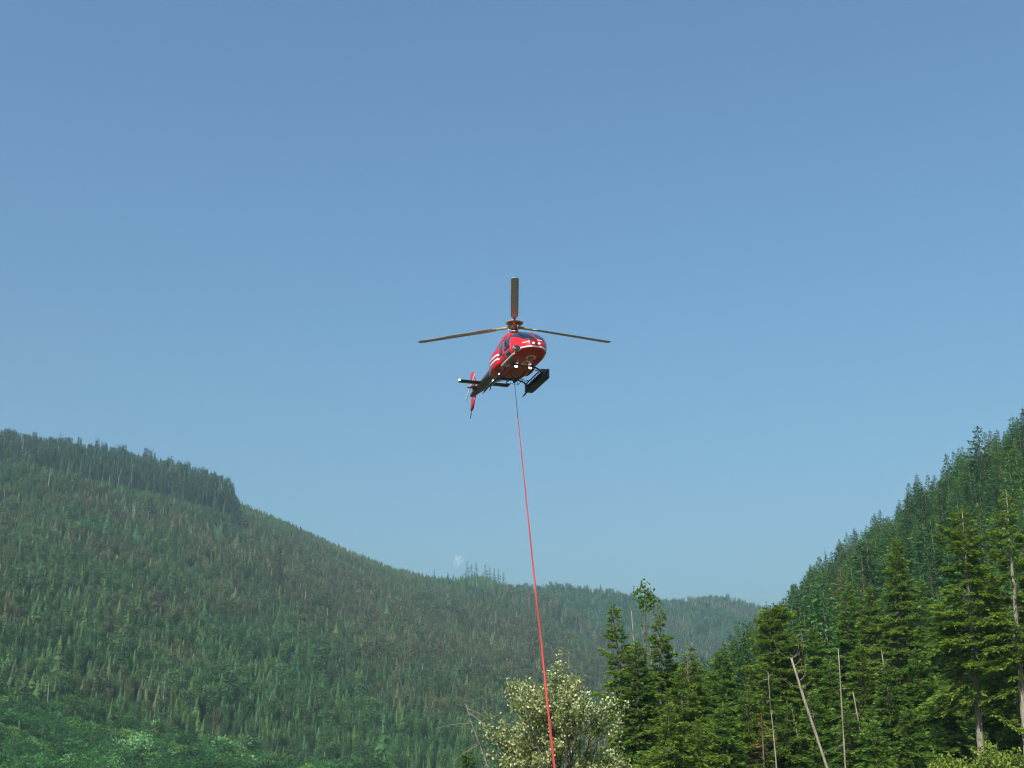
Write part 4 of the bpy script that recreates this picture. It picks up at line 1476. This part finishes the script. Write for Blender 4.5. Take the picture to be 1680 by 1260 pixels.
    for y in (by0 + .16, by1 - .16):
        obj('lid_bar', tube_mesh('lid_bar', [(bx0, y, bz1 + .02), (bx1, y, bz1 + .02)], .014, M['black'], 6), bk)
    for x in (.85, -.75):
        obj('mount', tube_mesh('mount', [(x, .80, .60), (x, 1.0, .66), (x, by0, bz1)], .03, M['black'], 8), bk)
    obj('pale_edge', tube_mesh('pale_edge', [(-1.2, by1 + .045, .17), (.85, by1 + .045, .17)], .014, M['steel'], 6), bk)
    for x, y, z in ((.75, by1 + .012, .52), (-.1, by1 + .012, .48), (-.9, by1 + .012, .30)):
        obj('latch', box_mesh('latch', (x, y, z), (.16, .02, .06), M['steel'], .004), bk)
    # cargo swing and hook
    sw = H('cargo_hook', lathe('cargo_hook', [(0, -.16), (.05, -.15), (.10, -.06), (.11, .06), (.07, .14), (.03, .16)], M['black'], 14, (0, 0, .22)))
    for x, y in ((.48, .42), (.48, -.42), (-.48, .42), (-.48, -.42)):
        obj('swing_leg', tube_mesh('swing_leg', [(x, y, .64), (x * .8, y * .8, .44), (x * .18, y * .18, .30)], .02, M['black'], 8), sw)
    for a, b in (((.38, .34), (.38, -.34)), ((-.38, .34), (-.38, -.34)), ((.38, .34), (-.38, .34)), ((.38, -.34), (-.38, -.34))):
        obj('swing_bar', tube_mesh('swing_bar', [(*a, .16), (*b, .16)], .016, M['black'], 8), sw)
    for x, y in ((.38, .34), (.38, -.34), (-.38, .34), (-.38, -.34)):
        obj('swing_leg', tube_mesh('swing_leg', [(x, y, .16), (x * .25, y * .25, .40)], .016, M['black'], 8), sw)
    # tail
    sx = -4.95
    stb = H('stabilizer', loft('stabilizer', [(sx + .26, 0, 1.28, 1.90, 1.93), (sx + .20, 0, 1.29, 1.885, 1.955), (sx, 0, 1.29, 1.89, 1.95), (sx - .22, 0, 1.28, 1.905, 1.925)], M['black'], 20, 8))
    obj('navigation_light', lathe('navigation_light', [(0, -.05), (.04, -.04), (.05, 0), (.03, .05), (0, .06)], M['nav'], 12, (sx + .16, -1.32, 1.92), 'y'), stb)

    def fin(name, pts, th, mat):
        """pts: (x, z) outline of a swept fin"""
        pts = np.array(pts, float)
        k = len(pts)
        c = pts.mean(0)
        inner = c + (pts - c) * .8
        v = np.concatenate([np.column_stack([pts[:, 0], np.zeros(k), pts[:, 1]]), np.column_stack([inner[:, 0], np.full(k, th), inner[:, 1]]), np.column_stack([inner[:, 0], np.full(k, -th), inner[:, 1]])])
        a = np.arange(k); b = (a + 1) % k
        f = np.concatenate([np.stack([a, b, b + k, a + k], 1), np.stack([b, a, a + 2 * k, b + 2 * k], 1)])
        return mesh_np(name, v, [f, (a + k)[None], (a + 2 * k)[::-1][None]], mat)
    H('upper_fin', fin('upper_fin', [(-6.25, 2.02), (-6.95, 3.16), (-7.08, 3.26), (-7.40, 3.24), (-7.42, 3.1), (-7.0, 2.02)], .055, M['fin_red']))
    H('lower_fin', fin('lower_fin', [(-6.5, 1.86), (-7.10, 1.90), (-7.38, 1.22), (-7.34, 1.08), (-7.14, 1.05), (-7.0, 1.15)], .05, M['fin_red']))
    H('tail_skid', tube_mesh('tail_skid', [(-7.2, 0, 1.12), (-7.3, 0, .90), (-7.5, 0, .62)], [.022, .022, .018], M['black'], 8))
    gb = H('tail_gearbox', loft('tail_gearbox', [(-6.1, -.1, .10, 1.9, 2.12), (-6.0, -.16, .16, 1.84, 2.16), (-5.85, -.16, .16, 1.84, 2.16), (-5.72, -.1, .1, 1.9, 2.12)], M['black'], 16, 2.2))
    trh = H('tail_rotor', lathe('tail_rotor', [(.0, -.22), (.05, -.2), (.07, 0), (.05, .12), (0, .14)], M['hub'], 14, (-5.92, -.42, 1.98), 'y'))
    for s in (1, -1):
        a = math.radians(62)
        d = np.array([math.sin(a) * s, 0, math.cos(a) * s])
        e = np.array([math.cos(a), 0, -math.sin(a)])
        c0 = np.array((-5.92, -.44, 1.98))
        v = []
        for r, cw in ((.08, .07), (.22, .10), (.90, .10), (.93, .06)):
            for q, w in ((-1, 0), (0, .012), (1, 0), (0, -.012)):
                v.append(c0 + d * r + e * cw * q * .9 + np.array([0, w, 0]))
        v = np.array(v)
        i = np.arange(3)[:, None] * 4; j = np.arange(4)[None]; k = (j + 1) % 4
        f = np.stack([i + j, i + k, i + 4 + k, i + 4 + j], -1).reshape(-1, 4)
        obj('tail_rotor_blade', mesh_np('tail_rotor_blade', v, [f, np.array([[0, 1, 2, 3]]), np.array([[15, 14, 13, 12]])], M['blade']), trh)
    # belly antennas on the boom
    H('antenna', fin('antenna', [(-3.6, 1.52), (-3.85, 1.52), (-4.0, 1.22), (-3.92, 1.20)], .012, M['black']))
    H('antenna', tube_mesh('antenna', [(-1.2, 0, .80), (-1.4, 0, .45)], .012, M['black'], 6))
    # rotor
    H('rotor_mast', lathe('rotor_mast', [(.16, 2.7), (.12, 2.85), (.085, 2.95), (.085, 3.2)], M['black'], 18))
    hb = H('rotor_hub', lathe('rotor_hub', [(.06, 2.98), (.16, 3.0), (.20, 3.06), (.22, 3.14), (.24, 3.22), (.30, 3.27), (.30, 3.29), (0, 3.30)], M['hub'], 28))
    obj('hub_cap', lathe('hub_cap', [(.22, 3.285), (.40, 3.30), (.42, 3.325), (.36, 3.345), (0, 3.36)], simple_mat('hub_cap_grey', (.42, .42, .40), .4, .5, .3), 28), hb)
    for al in (30, 150, 270):
        # world bearing of the blade -> helicopter frame
        a = math.radians(al) + (math.pi / 2 - HELI_YAW)
        d = np.array([math.cos(a), math.sin(a), 0]); e = np.array([-math.sin(a), math.cos(a), 0]); cone = math.tan(math.radians(2.2))
        def ring(r, ch, tk, tw):
            prof = [(-.5, 0), (-.25, .5), (.15, .45), (.5, 0), (.15, -.35), (-.25, -.4)]
            out = []
            for q, w in prof:
                z = w * tk + q * ch * math.tan(tw)
                out.append(d * r + e * q * ch + np.array([0, 0, HUB_Z + r * cone + z]))
            return out
        v = []
        for r, ch, tk, tw in ((.95, .14, .05, .12), (1.15, .30, .05, .12), (1.4, .35, .045, .11), (3.5, .35, .04, .06), (5.15, .35, .035, .03), (5.34, .26, .02, .02)):
            v += ring(r, ch, tk, tw)
        v = np.array(v); ns = len(v) // 6
        i = np.arange(ns - 1)[:, None] * 6; j = np.arange(6)[None]; k = (j + 1) % 6
        f = np.stack([i + j, i + k, i + 6 + k, i + 6 + j], -1).reshape(-1, 4)
        b = H('rotor_blade', mesh_np('rotor_blade', v, [f, np.arange(6)[::-1][None], ((ns - 1) * 6 + np.arange(6))[None]], M['blade']))
        p = lambda r, z=0: tuple(d * r + np.array([0, 0, HUB_Z + r * cone + z]))
        obj('blade_sleeve', tube_mesh('blade_sleeve', [p(.2), p(.6), p(1.08)], [.07, .06, .05], M['grip'], 10), b)
        obj('pitch_link', tube_mesh('pitch_link', [tuple(d * .16 + e * .14 + np.array([0, 0, 2.86])), tuple(d * .30 + e * .16 + np.array([0, 0, 3.12]))], .016, M['steel'], 6), b)
    H('swashplate', lathe('swashplate', [(.09, 2.84), (.20, 2.85), (.21, 2.89), (.09, 2.90)], M['steel'], 20))
    # proportions: slim cabin, short nose, low landing gear
    for ch in list(root.children_recursive):
        if ch.type != 'MESH' or ch.get('shaped'): continue
        me = ch.data
        co = np.empty(len(me.vertices) * 3, np.float32)
        me.vertices.foreach_get('co', co)
        co = co.reshape(-1, 3)
        body = (co[:, 0] > -3.2) & (co[:, 2] < 2.83) & (not ch.name.startswith(('rotor', 'blade', 'pitch', 'hub', 'swash')))
        co[:, 2] = np.where(co[:, 2] < 1.3, 1.3 - (1.3 - co[:, 2]) * .72, co[:, 2])
        co[:, 1] = np.where(body, co[:, 1] * .9, co[:, 1])
        co[:, 0] = np.where(body & (co[:, 0] > 1), 1 + (co[:, 0] - 1) * .9, co[:, 0])
        me.vertices.foreach_set('co', co.ravel())
        me.update()
    return root


HELI = build_helicopter()


# ------------------------------------------------------------------ the long line under the helicopter
def build_line():
    top = HELI_LOC + Vector((0, 0, .42))
    low = at(910, 1260, 15.5)
    d = (low - top).normalized()
    # below the frame the line runs on to the ground
    k = (low.z - .03) / -d.z
    end = low + d * k
    root = empty('long_line', end)
    n = 40
    s = np.linspace(0, 1, n)[:, None]
    P = np.array(top)[None] * (1 - s) + np.array(end)[None] * s + np.array([[0, 0, -.12]]) * np.sin(s * math.pi)
    P = P - np.array(end)
    m = 9
    t = NT('line_red')
    w = t.n('ShaderNodeTexWave'); w.inputs['Scale'].default_value = 6; w.inputs['Distortion'].default_value = 1.5
    tc = t.n('ShaderNodeTexCoord'); t.l(tc.outputs['Object'], w.inputs['Vector'])
    col = t.mix(w.outputs['Fac'], (0.34, 0.030, 0.026), (0.50, 0.060, 0.040))
    M['line'] = t.done(t.principled(col, .6, .3))
    obj('cable', tube_mesh('cable', P[:m + 1], .016, simple_mat('wire_cable', (.06, .09, .085), .5, .4, .3), 8), root)
    obj('rope', tube_mesh('rope', P[m:], .0165, M['line'], 10), root)
    obj('ferrule', tube_mesh('ferrule', [P[m] - (P[m] - P[m - 1]) * .06, P[m] + (P[m + 1] - P[m]) * .06], .026, M['black'], 10), root)
    tag(root, 'long straight red lifting line slung from the helicopter down past the poplar', 'rope')


build_line()


# ------------------------------------------------------------------ the summer haze in the valley air
def build_haze():
    x0, x1, y0, y1, z0, z1 = -2750, 2750, -750, 3450, -3.0, 640.0
    v = [(x, y, z) for z in (z0, z1) for y in (y0, y1) for x in (x0, x1)]
    f = np.array([[0, 2, 3, 1], [4, 5, 7, 6], [0, 1, 5, 4], [2, 6, 7, 3], [0, 4, 6, 2], [1, 3, 7, 5]])
    t = NT('haze_air')
    pv = t.n('ShaderNodeVolumePrincipled')
    pv.inputs['Color'].default_value = (*HAZE_COLOR, 1)
    pv.inputs['Density'].default_value = HAZE_DENSITY
    pv.inputs['Anisotropy'].default_value = 0.0
    t.l(pv.outputs[0], t.out.inputs['Volume'])
    o = obj('haze', mesh_np('haze', np.array(v, float), f, t.mat))
    tag(o, 'thin blue summer haze filling the valley air', None, None, 'stuff')


build_haze()


# ------------------------------------------------------------------ a shred of cloud and a rock face, far off
def build_cloud():
    c = at(752, 919, 7000)
    rs = np.random.default_rng(5)
    bm = bmesh.new()
    bmesh.ops.create_icosphere(bm, subdivisions=4, radius=1)
    for v in bm.verts:
        n = max(.12, 3.2 * fbm(np.array(v.co.x * 1.9 + 7), np.array(v.co.y * 1.3 + v.co.z * 2.3 + 3), 5, 4) - .75)
        v.co = Vector((v.co.x * 26, v.co.y * 26, v.co.z * 34)) * float(n)
    me = bpy.data.meshes.new('cloud'); bm.to_mesh(me); bm.free()
    t = NT('cloud_vapour')
    pv = t.n('ShaderNodeVolumePrincipled')
    pv.inputs['Color'].default_value = (1, 1, 1, 1)
    pv.inputs['Density'].default_value = .009
    t.l(pv.outputs[0], t.out.inputs['Volume'])
    me.materials.append(t.mat)
    tag(obj('cloud', me, None, c), 'tiny white puff of cloud peeping over the left ridge', None, None, 'stuff')


build_cloud()
